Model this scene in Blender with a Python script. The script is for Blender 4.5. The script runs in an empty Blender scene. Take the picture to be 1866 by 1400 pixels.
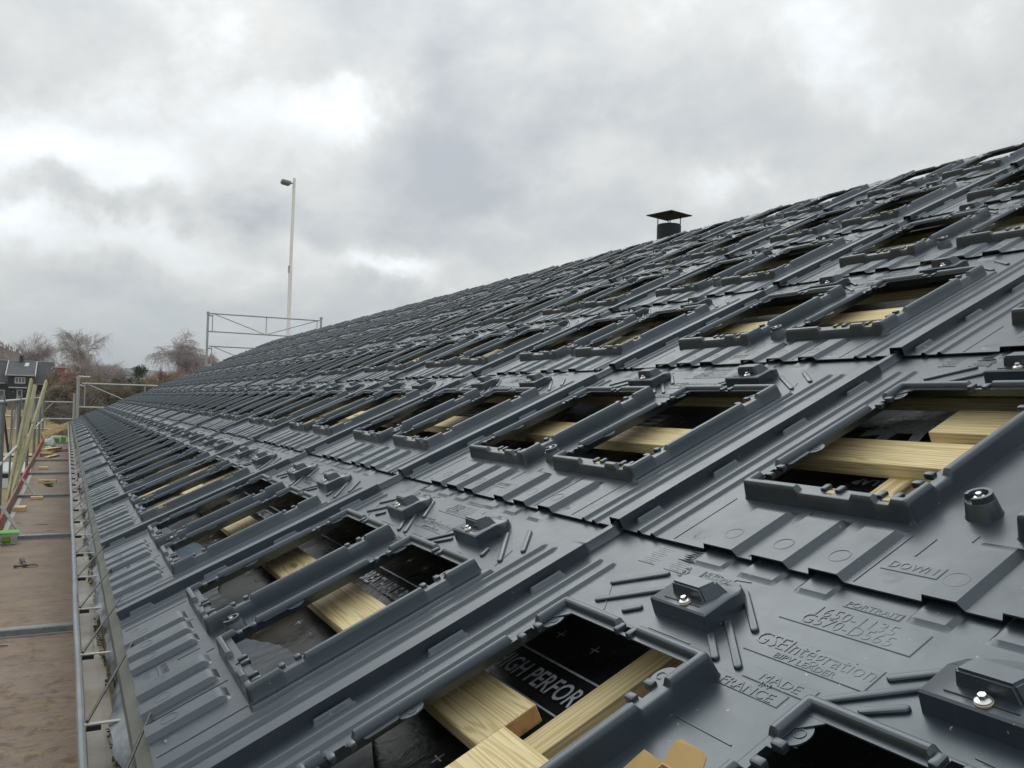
import bpy, bmesh, math, random
import numpy as np
from mathutils import Vector, Matrix
random.seed(7); RNG = np.random.default_rng(7)
scene = bpy.context.scene
COL = scene.collection

# ------------------------------------------------------------------ camera
cam_data = bpy.data.cameras.new("camera")
cam = bpy.data.objects.new("camera", cam_data); COL.objects.link(cam)
RW = np.array([[0.88279793, -0.4690213, 0.02620748], [0.03560109, 0.01117079, -0.99930365], [0.46840194, 0.8831162, 0.02655922]])
CAM = (-0.21192, -1.87164, 4.86227)
M = Matrix(((RW[0][0], -RW[1][0], -RW[2][0], CAM[0]), (RW[0][1], -RW[1][1], -RW[2][1], CAM[1]),
            (RW[0][2], -RW[1][2], -RW[2][2], CAM[2]), (0, 0, 0, 1)))
cam.matrix_world = M
cam_data.sensor_width = 36.0
cam_data.lens = 36.0 * 1527.54 / 1866.0
cam_data.clip_start = 0.02; cam_data.clip_end = 9000
scene.camera = cam

# ------------------------------------------------------------------ world, sun, exposure
SUN_EL, SUN_AZ = math.radians(47), math.radians(14)     # azimuth from +Y towards +X
world = bpy.data.worlds.new("World"); scene.world = world; world.use_nodes = True
wt = world.node_tree; wt.nodes.clear()
def wn(t, **k):
    n = wt.nodes.new(t)
    for a, b in k.items(): setattr(n, a, b)
    return n
def wl(a, b): wt.links.new(a, b)
def wmath(op, a, b=None, c=None, clamp=False):
    n = wn('ShaderNodeMath', operation=op); n.use_clamp = clamp
    for i, x in enumerate((a, b, c)):
        if x is None: continue
        if isinstance(x, (int, float)): n.inputs[i].default_value = x
        else: wl(x, n.inputs[i])
    return n.outputs[0]
tc = wn('ShaderNodeTexCoord'); sep = wn('ShaderNodeSeparateXYZ'); wl(tc.outputs['Generated'], sep.inputs[0])
X, Y, Z = sep.outputs
zz = wmath('ADD', wmath('MAXIMUM', Z, 0.0), 0.42)
comb = wn('ShaderNodeCombineXYZ'); wl(wmath('DIVIDE', X, zz), comb.inputs[0]); wl(wmath('DIVIDE', Y, zz), comb.inputs[1])
def wnoise(scale, detail, rough, dist, off):
    mp = wn('ShaderNodeMapping'); mp.inputs['Location'].default_value = off; mp.inputs['Rotation'].default_value = (0, 0, 0.4)
    mp.inputs['Scale'].default_value = (1.0, 0.8, 1.0)
    wl(comb.outputs[0], mp.inputs[0])
    n = wn('ShaderNodeTexNoise'); wl(mp.outputs[0], n.inputs['Vector'])
    n.inputs['Scale'].default_value = scale; n.inputs['Detail'].default_value = detail
    n.inputs['Roughness'].default_value = rough; n.inputs['Distortion'].default_value = dist
    return n.outputs['Fac']
n1 = wnoise(2.0, 9, 0.52, 0.25, (3.1, 1.7, 0)); n2 = wnoise(5.6, 11, 0.6, 0.2, (7.3, 2.2, 4))
dens = wmath('ADD', wmath('MULTIPLY', n1, 0.58), wmath('MULTIPLY', n2, 0.42))
dens = wmath('MULTIPLY_ADD', wmath('SUBTRACT', dens, 0.5), 2.0, 0.33)
# breaks and dark banks of the cloud deck: (direction, half angle, vertical squash, amount)
BL = [((0.255, 0.916, 0.318), .085, 1.6, .42), ((0.20, 0.93, 0.30), .10, 2.2, .16), ((-0.02, 0.971, 0.243), .12, 3.6, .34), ((-0.055, 0.984, 0.162), .13, 4.2, .42),
      ((0.642, 0.724, 0.256), .055, 1.7, .46), ((0.74, 0.58, 0.40), .15, 1.5, .36), ((0.66, 0.62, 0.42), .08, 1.4, .18), ((0.345, 0.925, 0.156), .06, 3.6, .55), ((0.27, 0.945, 0.165), .07, 3.5, .20),
      ((0.56, 0.79, 0.27), .07, 1.8, .26), ((0.10, 0.972, 0.150), .09, 4.0, .18), ((0.46, 0.86, 0.215), .05, 3.0, .18), ((0.80, 0.50, 0.30), .06, 2.0, .14),
      ((0.04, 0.977, 0.200), .09, 5.5, -.30), ((0.19, 0.965, 0.190), .12, 4.0, -.20), ((0.30, 0.93, 0.24), .07, 2.6, -.10),
      ((0.481, 0.831, 0.285), .16, 2.6, -.10), ((0.411, 0.836, 0.363), .16, 1.6, -.10), ((0.84, 0.50, 0.27), .12, 1.5, -.16),
      ((0.05, 0.92, 0.38), .30, 1.6, -.05), ((0.13, 0.975, 0.10), .2, 5.0, -.10)]
# ragged edges: the direction is stirred by turbulence before the breaks are placed
def stir(scale, amt, src):
    n = wn('ShaderNodeTexNoise'); wl(tc.outputs['Generated'], n.inputs['Vector']); n.inputs['Scale'].default_value = scale
    n.inputs['Detail'].default_value = 9; n.inputs['Roughness'].default_value = .62
    a = wn('ShaderNodeVectorMath', operation='SUBTRACT'); wl(n.outputs['Color'], a.inputs[0]); a.inputs[1].default_value = (.5, .5, .5)
    m = wn('ShaderNodeVectorMath', operation='MULTIPLY'); wl(a.outputs[0], m.inputs[0]); m.inputs[1].default_value = (amt, amt, amt * .55)
    d = wn('ShaderNodeVectorMath', operation='ADD'); wl(src, d.inputs[0]); wl(m.outputs[0], d.inputs[1]); return d.outputs[0]
ws = wn('ShaderNodeSeparateXYZ'); wl(stir(7.0, .26, tc.outputs['Generated']), ws.inputs[0]); WX, WY, WZ = ws.outputs
for (dx, dy, dz), r, sq, am in BL:
    a = wmath('MULTIPLY', wmath('SUBTRACT', WX, dx), 1.0 / r); b = wmath('MULTIPLY', wmath('SUBTRACT', WY, dy), 1.0 / r)
    c = wmath('MULTIPLY', wmath('SUBTRACT', WZ, dz), sq / r)
    q = wmath('ADD', wmath('ADD', wmath('MULTIPLY', a, a), wmath('MULTIPLY', b, b)), wmath('MULTIPLY', c, c))
    q = wmath('ADD', q, wmath('MULTIPLY', wmath('SUBTRACT', n2, 0.5), 3.5))
    g = wmath('POWER', 2.718, wmath('MULTIPLY', q, -1.0)); g = wmath('MINIMUM', g, 1.3)
    dens = wmath('ADD', dens, wmath('MULTIPLY', g, am))
ramp = wn('ShaderNodeValToRGB'); wl(dens, ramp.inputs[0]); cr = ramp.color_ramp
cr.elements[0].position = 0.0; cr.elements[0].color = (.40, .425, .45, 1)
cr.elements[1].position = 1.0; cr.elements[1].color = (.93, .98, 1.0, 1)
for p, c in ((.25, (.50, .525, .535, 1)), (.45, (.615, .625, .61, 1)), (.62, (.74, .77, .78, 1)), (.8, (.88, .93, .95, 1))):
    e = cr.elements.new(p); e.color = c
# flat grey air low over the horizon
hz = wn('ShaderNodeMapRange'); wl(Z, hz.inputs[0]); hz.inputs[1].default_value = 0.02; hz.inputs[2].default_value = 0.13
hz.inputs[3].default_value = 0.85; hz.inputs[4].default_value = 0.0
mx = wn('ShaderNodeMix', data_type='RGBA'); wl(hz.outputs[0], mx.inputs[0]); wl(ramp.outputs[0], mx.inputs[6]); mx.inputs[7].default_value = (.44, .49, .53, 1)
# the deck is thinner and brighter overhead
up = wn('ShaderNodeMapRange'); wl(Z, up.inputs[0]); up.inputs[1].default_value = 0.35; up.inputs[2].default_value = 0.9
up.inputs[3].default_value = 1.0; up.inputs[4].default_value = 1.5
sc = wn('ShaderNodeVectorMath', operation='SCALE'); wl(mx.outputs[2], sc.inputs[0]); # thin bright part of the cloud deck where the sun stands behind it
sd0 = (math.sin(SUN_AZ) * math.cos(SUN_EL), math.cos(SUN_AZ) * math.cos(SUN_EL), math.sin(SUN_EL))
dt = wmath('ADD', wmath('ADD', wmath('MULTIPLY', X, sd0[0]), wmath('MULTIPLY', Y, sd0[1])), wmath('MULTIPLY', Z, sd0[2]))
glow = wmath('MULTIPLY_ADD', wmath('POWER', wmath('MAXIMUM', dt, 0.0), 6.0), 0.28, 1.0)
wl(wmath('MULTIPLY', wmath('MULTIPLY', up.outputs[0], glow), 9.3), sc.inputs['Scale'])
sky = wn('ShaderNodeTexSky', sky_type='NISHITA'); sky.sun_disc = False
sky.sun_elevation = SUN_EL; sky.sun_rotation = SUN_AZ % (2 * math.pi)
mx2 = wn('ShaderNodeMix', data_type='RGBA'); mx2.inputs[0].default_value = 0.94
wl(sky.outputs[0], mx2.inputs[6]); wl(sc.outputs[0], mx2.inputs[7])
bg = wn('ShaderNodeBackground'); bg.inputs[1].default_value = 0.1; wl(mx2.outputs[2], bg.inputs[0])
wo = wn('ShaderNodeOutputWorld'); wl(bg.outputs[0], wo.inputs[0])
sun = bpy.data.lights.new("sun", 'SUN'); sun.energy = 0.5; sun.angle = math.radians(40); sun.color = (1, .97, .92)
suno = bpy.data.objects.new("sun", sun); COL.objects.link(suno)
sd = Vector((math.sin(SUN_AZ) * math.cos(SUN_EL), math.cos(SUN_AZ) * math.cos(SUN_EL), math.sin(SUN_EL)))
suno.rotation_euler = sd.to_track_quat('Z', 'Y').to_euler()
scene.view_settings.view_transform = 'Standard'; scene.view_settings.look = 'None'
scene.view_settings.exposure = 0.36; scene.view_settings.gamma = 1.0; scene.view_settings.use_curve_mapping = False

# ------------------------------------------------------------------ materials
MATS = {}
class NT:
    def __init__(s, name):
        s.m = bpy.data.materials.new(name); s.m.use_nodes = True; s.t = s.m.node_tree
        s.b = s.t.nodes['Principled BSDF']; s.out = s.t.nodes['Material Output']
    def n(s, t, **k):
        n = s.t.nodes.new(t)
        for a, b in k.items(): setattr(n, a, b)
        return n
    def l(s, a, b): s.t.links.new(a, b)
    def coord(s, scale=(1, 1, 1), kind='Object', rot=(0, 0, 0)):
        c = s.n('ShaderNodeTexCoord'); mp = s.n('ShaderNodeMapping'); mp.inputs['Scale'].default_value = scale; mp.inputs['Rotation'].default_value = rot
        s.l(c.outputs[kind], mp.inputs[0]); return mp.outputs[0]
    def noise(s, v, scale, detail=4, rough=.55, dist=0.0):
        n = s.n('ShaderNodeTexNoise'); s.l(v, n.inputs['Vector']); n.inputs['Scale'].default_value = scale
        n.inputs['Detail'].default_value = detail; n.inputs['Roughness'].default_value = rough; n.inputs['Distortion'].default_value = dist
        return n.outputs['Fac']
    def ramp(s, f, stops):
        r = s.n('ShaderNodeValToRGB'); s.l(f, r.inputs[0]); e = r.color_ramp.elements
        e[0].position, e[0].color = stops[0][0], (*stops[0][1], 1); e[1].position, e[1].color = stops[-1][0], (*stops[-1][1], 1)
        for p, c in stops[1:-1]:
            q = e.new(p); q.color = (*c, 1)
        return r.outputs[0]
    def mix(s, f, a, b, mode='MIX'):
        m = s.n('ShaderNodeMix', data_type='RGBA', blend_type=mode)
        for i, x in ((0, f), (6, a), (7, b)):
            if isinstance(x, (int, float)): m.inputs[i].default_value = x
            elif isinstance(x, tuple): m.inputs[i].default_value = (*x, 1)
            else: s.l(x, m.inputs[i])
        return m.outputs[2]
    def bump(s, h, strength, dist=0.01):
        b = s.n('ShaderNodeBump'); s.l(h, b.inputs['Height']); b.inputs['Strength'].default_value = strength; b.inputs['Distance'].default_value = dist
        s.l(b.outputs[0], s.b.inputs['Normal'])
    def rng(s, f, a, b, lo=0, hi=1):
        r = s.n('ShaderNodeMapRange'); s.l(f, r.inputs[0]); r.inputs[1].default_value = lo; r.inputs[2].default_value = hi
        r.inputs[3].default_value = a; r.inputs[4].default_value = b; return r.outputs[0]
def simple(name, col, rough=.6, metal=0.0, var=.15, scale=8, bump=0.0, spec=.5):
    t = NT(name); v = t.coord()
    f = t.noise(v, scale, 6, .6)
    lo = tuple(c * (1 - var) for c in col); hi = tuple(min(1, c * (1 + var)) for c in col)
    t.l(t.ramp(f, [(.3, lo), (.7, hi)]), t.b.inputs['Base Color'])
    t.l(t.rng(t.noise(v, scale * 2.3, 4), rough - .08, rough + .08, .3, .7), t.b.inputs['Roughness'])
    t.b.inputs['Metallic'].default_value = metal; t.b.inputs['Specular IOR Level'].default_value = spec
    if bump: t.bump(t.noise(v, scale * 6, 5), bump, .004)
    MATS[name] = t.m; return t.m

def mat_plastic():
    t = NT('grey_plastic'); v = t.coord()
    oi = t.n('ShaderNodeObjectInfo')
    off = t.n('ShaderNodeVectorMath', operation='ADD'); t.l(v, off.inputs[0])
    sc_ = t.n('ShaderNodeVectorMath', operation='SCALE'); t.l(oi.outputs['Location'], sc_.inputs[0]); sc_.inputs['Scale'].default_value = 3.3
    t.l(sc_.outputs[0], off.inputs[1]); v = off.outputs[0]
    big = t.noise(v, 2.2, 5, .6, .4)
    mp = t.n('ShaderNodeMapping'); mp.inputs['Scale'].default_value = (3, 26, 9); t.l(v, mp.inputs[0])
    streak = t.noise(mp.outputs[0], 1.0, 6, .65, .6)
    col = t.ramp(big, [(.25, (.0125, .018, .0255)), (.55, (.018, .0245, .033)), (.8, (.025, .032, .041))])
    dust = t.ramp(streak, [(.52, (0, 0, 0)), (.72, (1, 1, 1))])
    col = t.mix(t.mix(.10, (0, 0, 0), dust), col, (.15, .155, .155))
    sp = t.noise(v, 95, 2, .5); sp2 = t.noise(v, 5.0, 3)
    spk = t.mix(1.0, t.ramp(sp, [(.735, (0, 0, 0)), (.765, (1, 1, 1))]), t.ramp(sp2, [(.45, (0, 0, 0)), (.62, (1, 1, 1))]), 'MULTIPLY')
    col = t.mix(spk, col, (.42, .40, .34))
    hv = t.n('ShaderNodeHueSaturation'); t.l(col, hv.inputs['Color']); t.l(t.rng(oi.outputs['Random'], .82, 1.22), hv.inputs['Value']); col = hv.outputs[0]
    t.l(col, t.b.inputs['Base Color'])
    r1 = t.noise(v, 7, 6, .65, .3)
    t.l(t.rng(r1, .30, .44, .3, .7), t.b.inputs['Roughness'])
    t.b.inputs['Specular IOR Level'].default_value = 1.0
    t.b.inputs['IOR'].default_value = 1.52; t.b.inputs['Specular Tint'].default_value = (.80, .92, 1.0, 1); t.b.inputs['Coat Tint'].default_value = (.9, .96, 1.0, 1); t.b.inputs['Coat Weight'].default_value = .25; t.b.inputs['Coat Roughness'].default_value = .26
    gr = t.noise(v, 420, 2, .5)
    wv = t.noise(v, 9, 3, .5)
    h = t.n('ShaderNodeMath', operation='MULTIPLY_ADD'); t.l(wv, h.inputs[0]); h.inputs[1].default_value = 1.2; t.l(gr, h.inputs[2])
    t.bump(h.outputs[0], .12, .001)
    MATS['plastic'] = t.m
mat_plastic()

def mat_wood(name, light, dark, tint, ax=0, knots=True):
    """treated sawn softwood, grain along the local x axis"""
    t = NT(name)
    c = t.n('ShaderNodeTexCoord'); oi = t.n('ShaderNodeObjectInfo')
    add = t.n('ShaderNodeVectorMath', operation='ADD'); t.l(c.outputs['Object'], add.inputs[0])
    s_ = t.n('ShaderNodeVectorMath', operation='SCALE'); t.l(oi.outputs['Location'], s_.inputs[0]); s_.inputs['Scale'].default_value = 1.7
    t.l(s_.outputs[0], add.inputs[1])
    def mp(sx):
        m = t.n('ShaderNodeMapping'); m.inputs['Scale'].default_value = sx; t.l(add.outputs[0], m.inputs[0]); return m.outputs[0]
    # knots bend the grain
    vo = t.n('ShaderNodeTexVoronoi'); t.l(mp((2.6, 8, 8)), vo.inputs['Vector']); vo.inputs['Scale'].default_value = 1.0
    kd = vo.outputs['Distance']
    bend = t.rng(kd, 1.0, 0.0, .0, .42)
    gn = t.noise(mp((.36, 17, 17)), 1.0, 4, .5, .08)
    g2 = t.n('ShaderNodeMath', operation='MULTIPLY_ADD'); t.l(bend, g2.inputs[0]); g2.inputs[1].default_value = .13; t.l(gn, g2.inputs[2])
    ring = t.n('ShaderNodeMath', operation='MULTIPLY'); t.l(g2.outputs[0], ring.inputs[0]); ring.inputs[1].default_value = 95.0
    sn = t.n('ShaderNodeMath', operation='SINE'); t.l(ring.outputs[0], sn.inputs[0])
    fine = t.noise(mp((5, 260, 260)), 1.0, 3, .6)
    col = t.ramp(t.rng(sn.outputs[0], 0, 1, -1, 1), [(.0, dark), (.35, tuple((a + b) / 2 for a, b in zip(light, dark))), (.62, light), (1, light)])
    col = t.mix(t.rng(fine, 0, .5, .4, .8), col, tuple(x * .55 for x in dark))
    col = t.mix(t.rng(t.noise(mp((1.2, 3, 3)), 1.0, 4, .6), 0, .55, .45, .75), col, tint)
    if knots:
        k = t.ramp(kd, [(.10, (1, 1, 1)), (.15, (0, 0, 0))])
        col = t.mix(t.mix(.75, (0, 0, 0), k), col, tuple(x * .33 for x in dark))
    t.l(col, t.b.inputs['Base Color']); t.b.inputs['Roughness'].default_value = .72
    t.bump(fine, .25, .002)
    MATS[name] = t.m
mat_wood('wood', (.84, .70, .40), (.60, .45, .20), (.76, .65, .36))
mat_wood('wood_green', (.48, .45, .27), (.31, .28, .15), (.36, .36, .21))
mat_wood('wood_dark', (.50, .34, .15), (.28, .17, .065), (.42, .30, .13), knots=False)

def mat_membrane():
    t = NT('roof_membrane'); v = t.coord()
    n = t.noise(v, 3, 6, .6, .5); 
    t.l(t.ramp(n, [(.3, (.010, .011, .012)), (.7, (.022, .023, .025))]), t.b.inputs['Base Color'])
    sp = t.noise(v, 130, 2, .5); col = t.ramp(sp, [(.76, (0, 0, 0)), (.79, (1, 1, 1))])
    t.l(t.mix(col, t.ramp(n, [(.3, (.010, .011, .012)), (.7, (.022, .023, .025))]), (.35, .32, .24)), t.b.inputs['Base Color'])
    t.l(t.rng(t.noise(v, 6, 5), .22, .42, .3, .7), t.b.inputs['Roughness'])
    t.bump(t.noise(v, 14, 6, .6, .6), .35, .01)
    MATS['membrane'] = t.m
mat_membrane()
simple('print_white', (.46, .50, .54), .6, var=.3, scale=60)
simple('foil', (.12, .15, .19), .33, var=.35, scale=9)
def mat_eaves_foil():
    t = NT('eaves_foil'); v = t.coord((1, .35, 1)); n = t.noise(v, 9, 6, .65, .4)
    t.l(t.ramp(n, [(.40, (.012, .014, .018)), (.50, (.10, .115, .13)), (.62, (.22, .24, .26))]), t.b.inputs['Base Color'])
    t.b.inputs['Roughness'].default_value = .4; t.bump(n, .3, .01); MATS['eaves_foil'] = t.m
mat_eaves_foil()
simple('zinc', (.24, .265, .265), .5, .45, .18, 22, .15)
simple('zinc_light', (.42, .445, .44), .5, .4, .15, 14, .1)
simple('brace_grey', (.17, .185, .18), .6, .3, .15, 14)
simple('steel_bright', (.75, .75, .76), .28, 1.0, .06, 30)
simple('washer_rubber', (.55, .45, .32), .5, .2, .1, 40)
simple('flashing', (.145, .145, .12), .5, .35, .12, 3, .1)
simple('gutter_grey', (.22, .25, .265), .42, .3, .18, 6, .1)
simple('strap_cream', (.36, .355, .31), .5, .1, .1, 12)
simple('black_steel', (.028, .03, .034), .45, .3, .2, 30)
simple('moss', (.16, .14, .045), .95, 0, .5, 60, .6)
simple('red_paint', (.42, .055, .055), .6, 0, .25, 7, .2)
simple('pale_red', (.26, .14, .12), .65, 0, .3, 7, .2)
simple('chimney_metal', (.022, .025, .029), .6, 0, .1, 10, 0, .15)
simple('mast_white', (.93, .935, .92), .5, 0, .03, 2)
simple('cardboard', (.52, .36, .15), .8, 0, .07, 5, .1)
simple('cardboard_in', (.50, .31, .12), .85, 0, .07, 5, .1)
simple('wood_end', (.42, .25, .115), .8, 0, .2, 60, .3)
simple('green_lid', (.10, .46, .04), .4, 0, .1, 10)
simple('green_label', (.08, .32, .03), .5, 0, .2, 20)
simple('yellow_label', (.65, .52, .05), .5, 0, .1, 20)
simple('white_plastic', (.62, .66, .64), .45, 0, .06, 10)
simple('hammer_steel', (.16, .13, .11), .45, .6, .3, 40, .3)
simple('hammer_grip', (.13, .125, .12), .7, 0, .3, 40)
simple('house_dark', (.028, .032, .038), .8, 0, .15, 1)
simple('roof_dark', (.060, .066, .072), .75, 0, .22, .9)
simple('trim_pale', (.55, .56, .56), .6, 0, .06, 2)
simple('window_glass', (.10, .13, .16), .15, 0, .3, 2)
simple('door_blue', (.035, .075, .14), .4, 0, .1, 2)
simple('brick_orange', (.27, .10, .065), .85, 0, .45, .8)
simple('bark', (.16, .135, .12), .9, 0, .3, 6)
simple('bark_birch', (.40, .37, .35), .85, 0, .35, 5)
simple('twig_mauve', (.38, .33, .33), .9, 0, .35, 1.5)
simple('twig_pale', (.42, .375, .36), .9, 0, .3, 1.5)
simple('twig_brown', (.33, .26, .20), .9, 0, .45, .8)
simple('twig_rust', (.38, .27, .215), .9, 0, .35, .8)
simple('twig_olive', (.22, .185, .13), .9, 0, .4, .8)
simple('pine_green', (.035, .065, .028), .85, 0, .45, 1.2)
simple('navy', (.012, .016, .05), .5, 0, .1, 2)
simple('concrete', (.22, .22, .20), .85, 0, .15, 3)
simple('hill_near', (.085, .062, .045), .95, 0, .45, .045)
simple('hill_far', (.05, .06, .062), .95, 0, .35, .006)
simple('fence_grey', (.20, .16, .12), .9, 0, .2, 1)
simple('path_pale', (.48, .40, .27), .95, 0, .12, .3)

def mat_clear():
    t = NT('clear_plastic'); t.b.inputs['Base Color'].default_value = (.75, .82, .80, 1); t.b.inputs['Roughness'].default_value = .25
    t.b.inputs['Transmission Weight'].default_value = .6; t.b.inputs['IOR'].default_value = 1.2
    t.l(t.rng(t.noise(t.coord(), 20, 3), .2, .4), t.b.inputs['Roughness'])
    MATS['clear_plastic'] = t.m
mat_clear()
def mat_deck():
    t = NT('deck_plywood'); v = t.coord()
    n = t.noise(v, 2.5, 8, .65, .3)
    mp = t.coord((11, 3, 3)); st = t.noise(t.coord((4.0, 14, 4)), 1.3, 8, .7, .5)
    base = t.ramp(n, [(.3, (.235, .175, .135)), (.5, (.29, .23, .185)), (.72, (.34, .285, .235))])
    yel = t.ramp(st, [(.49, (0, 0, 0)), (.62, (1, 1, 1))])
    g = t.n('ShaderNodeTexCoord'); sp = t.n('ShaderNodeSeparateXYZ'); t.l(g.outputs['Object'], sp.inputs[0])
    near = t.rng(sp.outputs[1], .65, .15, 4.0, 10.0)
    base = t.mix(t.mix(near, (0, 0, 0), yel), base, (.43, .31, .16))
    dk = t.ramp(t.noise(v, 9, 9, .75, .2), [(.38, (1, 1, 1)), (.50, (0, 0, 0))])
    base = t.mix(t.mix(t.rng(sp.outputs[1], .6, .12, 3.5, 7.0), (0, 0, 0), dk), base, (.10, .065, .045))
    spk = t.ramp(t.noise(v, 60, 3, .6), [(.70, (0, 0, 0)), (.74, (1, 1, 1))])
    base = t.mix(t.mix(.7, (0, 0, 0), spk), base, (.55, .42, .24))
    t.l(base, t.b.inputs['Base Color']); t.b.inputs['Roughness'].default_value = .85
    t.bump(t.noise(v, 35, 8, .7), .6, .006)
    MATS['deck'] = t.m
mat_deck()
def mat_gutter_bed():
    t = NT('wet_gutter_bed'); v = t.coord()
    n = t.noise(v, 7, 7, .6, .4)
    t.l(t.ramp(n, [(.3, (.12, .095, .05)), (.55, (.20, .165, .105)), (.75, (.26, .225, .155))]), t.b.inputs['Base Color'])
    t.l(t.rng(t.noise(v, 3, 3), .18, .5, .35, .65), t.b.inputs['Roughness']); t.bump(n, .2, .01)
    MATS['bed'] = t.m
mat_gutter_bed()
def mat_grass():
    t = NT('winter_grass'); v = t.coord()
    a = t.noise(t.coord((.02, .12, 1)), 1, 6, .6); b = t.noise(v, .9, 8, .7)
    col = t.ramp(a, [(.3, (.20, .145, .055)), (.5, (.30, .21, .085)), (.7, (.235, .185, .075))])
    col = t.mix(t.rng(b, 0, .5, .4, .75), col, (.13, .11, .045))
    t.l(col, t.b.inputs['Base Color']); t.b.inputs['Roughness'].default_value = .95
    t.bump(b, .6, .1)
    MATS['grass'] = t.m
mat_grass()

# ------------------------------------------------------------------ helpers
def link(o, parent=None):
    COL.objects.link(o)
    if parent is not None: o.parent = parent
    return o
def meta(o, label=None, cat=None, group=None, kind=None):
    if label: o['label'] = label
    if cat: o['category'] = cat
    if group: o['group'] = group
    if kind: o['kind'] = kind
    return o
def mesh_obj(name, verts, faces, mat, parent=None, smooth=False):
    me = bpy.data.meshes.new(name); me.from_pydata([tuple(v) for v in verts], [], [tuple(f) for f in faces]); me.update()
    mats = mat if isinstance(mat, (list, tuple)) else [mat]
    for m in mats: me.materials.append(MATS[m] if isinstance(m, str) else m)
    if smooth: me.polygons.foreach_set('use_smooth', [True] * len(me.polygons))
    return link(bpy.data.objects.new(name, me), parent)
def bm_obj(name, bm, mat, parent=None, smooth=False, bevel=0, seg=1):
    if bevel:
        bmesh.ops.bevel(bm, geom=list(bm.edges), offset=bevel, segments=seg, affect='EDGES', profile=.5, clamp_overlap=True)
    me = bpy.data.meshes.new(name); bm.to_mesh(me); bm.free()
    mats = mat if isinstance(mat, (list, tuple)) else [mat]
    for m in mats: me.materials.append(MATS[m])
    if smooth: me.polygons.foreach_set('use_smooth', [True] * len(me.polygons))
    if any(p.use_smooth for p in me.polygons): me.set_sharp_from_angle(angle=math.radians(42))
    return link(bpy.data.objects.new(name, me), parent)
def bm_box(bm, x0, x1, y0, y1, z0, z1, mat=0, rot=None, piv=None):
    vs = [bm.verts.new(c) for c in ((x0, y0, z0), (x1, y0, z0), (x1, y1, z0), (x0, y1, z0), (x0, y0, z1), (x1, y0, z1), (x1, y1, z1), (x0, y1, z1))]
    if rot is not None:
        for v in vs: v.co = rot @ (v.co - piv) + piv
    for f in ((3, 2, 1, 0), (4, 5, 6, 7), (0, 1, 5, 4), (1, 2, 6, 5), (2, 3, 7, 6), (3, 0, 4, 7)):
        fc = bm.faces.new([vs[i] for i in f]); fc.material_index = mat
    return vs
def bm_tube(bm, p0, p1, r0, r1=None, n=8, cap=True, mat=0):
    p0, p1 = Vector(p0), Vector(p1); r1 = r0 if r1 is None else r1
    d = (p1 - p0).normalized(); a = d.orthogonal().normalized(); b = d.cross(a)
    R = []
    for p, r in ((p0, r0), (p1, r1)):
        R.append([bm.verts.new(p + (a * math.cos(t) + b * math.sin(t)) * r) for t in [2 * math.pi * k / n for k in range(n)]])
    for k in range(n):
        f = bm.faces.new((R[0][k], R[0][(k + 1) % n], R[1][(k + 1) % n], R[1][k])); f.material_index = mat; f.smooth = True
    if cap:
        bm.faces.new(R[0][::-1]).material_index = mat; bm.faces.new(R[1]).material_index = mat
def bm_lathe(bm, prof, n=24, c=(0, 0), mat=0, smooth=True):
    rings = []
    for r, z in prof:
        rings.append([bm.verts.new((c[0] + r * math.cos(2 * math.pi * k / n), c[1] + r * math.sin(2 * math.pi * k / n), z)) for k in range(n)])
    for a, b in zip(rings, rings[1:]):
        for k in range(n):
            f = bm.faces.new((a[k], a[(k + 1) % n], b[(k + 1) % n], b[k])); f.material_index = mat; f.smooth = smooth
    bm.faces.new(rings[0][::-1]).material_index = mat; bm.faces.new(rings[-1]).material_index = mat
def empty(name, loc=(0, 0, 0), rot=(0, 0, 0)):
    o = bpy.data.objects.new(name, None); o.location = loc; o.rotation_euler = rot; o.empty_display_size = .2
    return link(o)
def copy_tree(o, parent=None):
    c = o.copy(); COL.objects.link(c); c.parent = parent
    for ch in o.children: copy_tree(ch, c)
    return c

# roof frame: local x = v (up slope), local y = u (along the eaves), local z = n (off the roof)
PITCH = math.radians(25); CT, ST = math.cos(PITCH), math.sin(PITCH); ZE = 4.0
UP, VP, NR, NC = 1.67, 1.2507, 6, 18
def R2W(u, v, n): return Vector((v * CT - n * ST, u, v * ST + n * CT + ZE))
ROOF_ROT = (0, -PITCH, 0)

# ------------------------------------------------------------------ the roof tray (mesh shared by all trays)
WIN = [(.240, .735), (.945, 1.440)]            # outer foot of the two frames in u
WV = (.238, .926)
OPN = [(.288, .704), (.990, 1.406)]; OV = (.285, .886)
CORR = [(.380, .455), (.545, .620), (.696, .765), (.945, 1.020), (1.085, 1.180), (1.238, 1.336)]
def lin(x): return np.clip(x, 0, 1)
def sst(x): x = np.clip(x, 0, 1); return x * x * (3 - 2 * x)
def rr_in(u, v, u0, u1, v0, v1, r):
    """signed distance inside a rounded rectangle (positive inside)"""
    cu, cv, hu, hv = (u0 + u1) / 2, (v0 + v1) / 2, (u1 - u0) / 2, (v1 - v0) / 2
    qx, qy = np.abs(u - cu) - hu + r, np.abs(v - cv) - hv + r
    return -(np.hypot(np.maximum(qx, 0), np.maximum(qy, 0)) + np.minimum(np.maximum(qx, qy), 0) - r)
def cap_in(u, v, a, b, r):
    """signed distance inside a capsule"""
    ax, ay = a; bx, by = b; dx, dy = bx - ax, by - ay
    t = np.clip(((u - ax) * dx + (v - ay) * dy) / (dx * dx + dy * dy), 0, 1)
    return r - np.hypot(u - ax - t * dx, v - ay - t * dy)
GAPS = []                                     # places where the frame ridge is interrupted (u0,u1,v0,v1)
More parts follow.
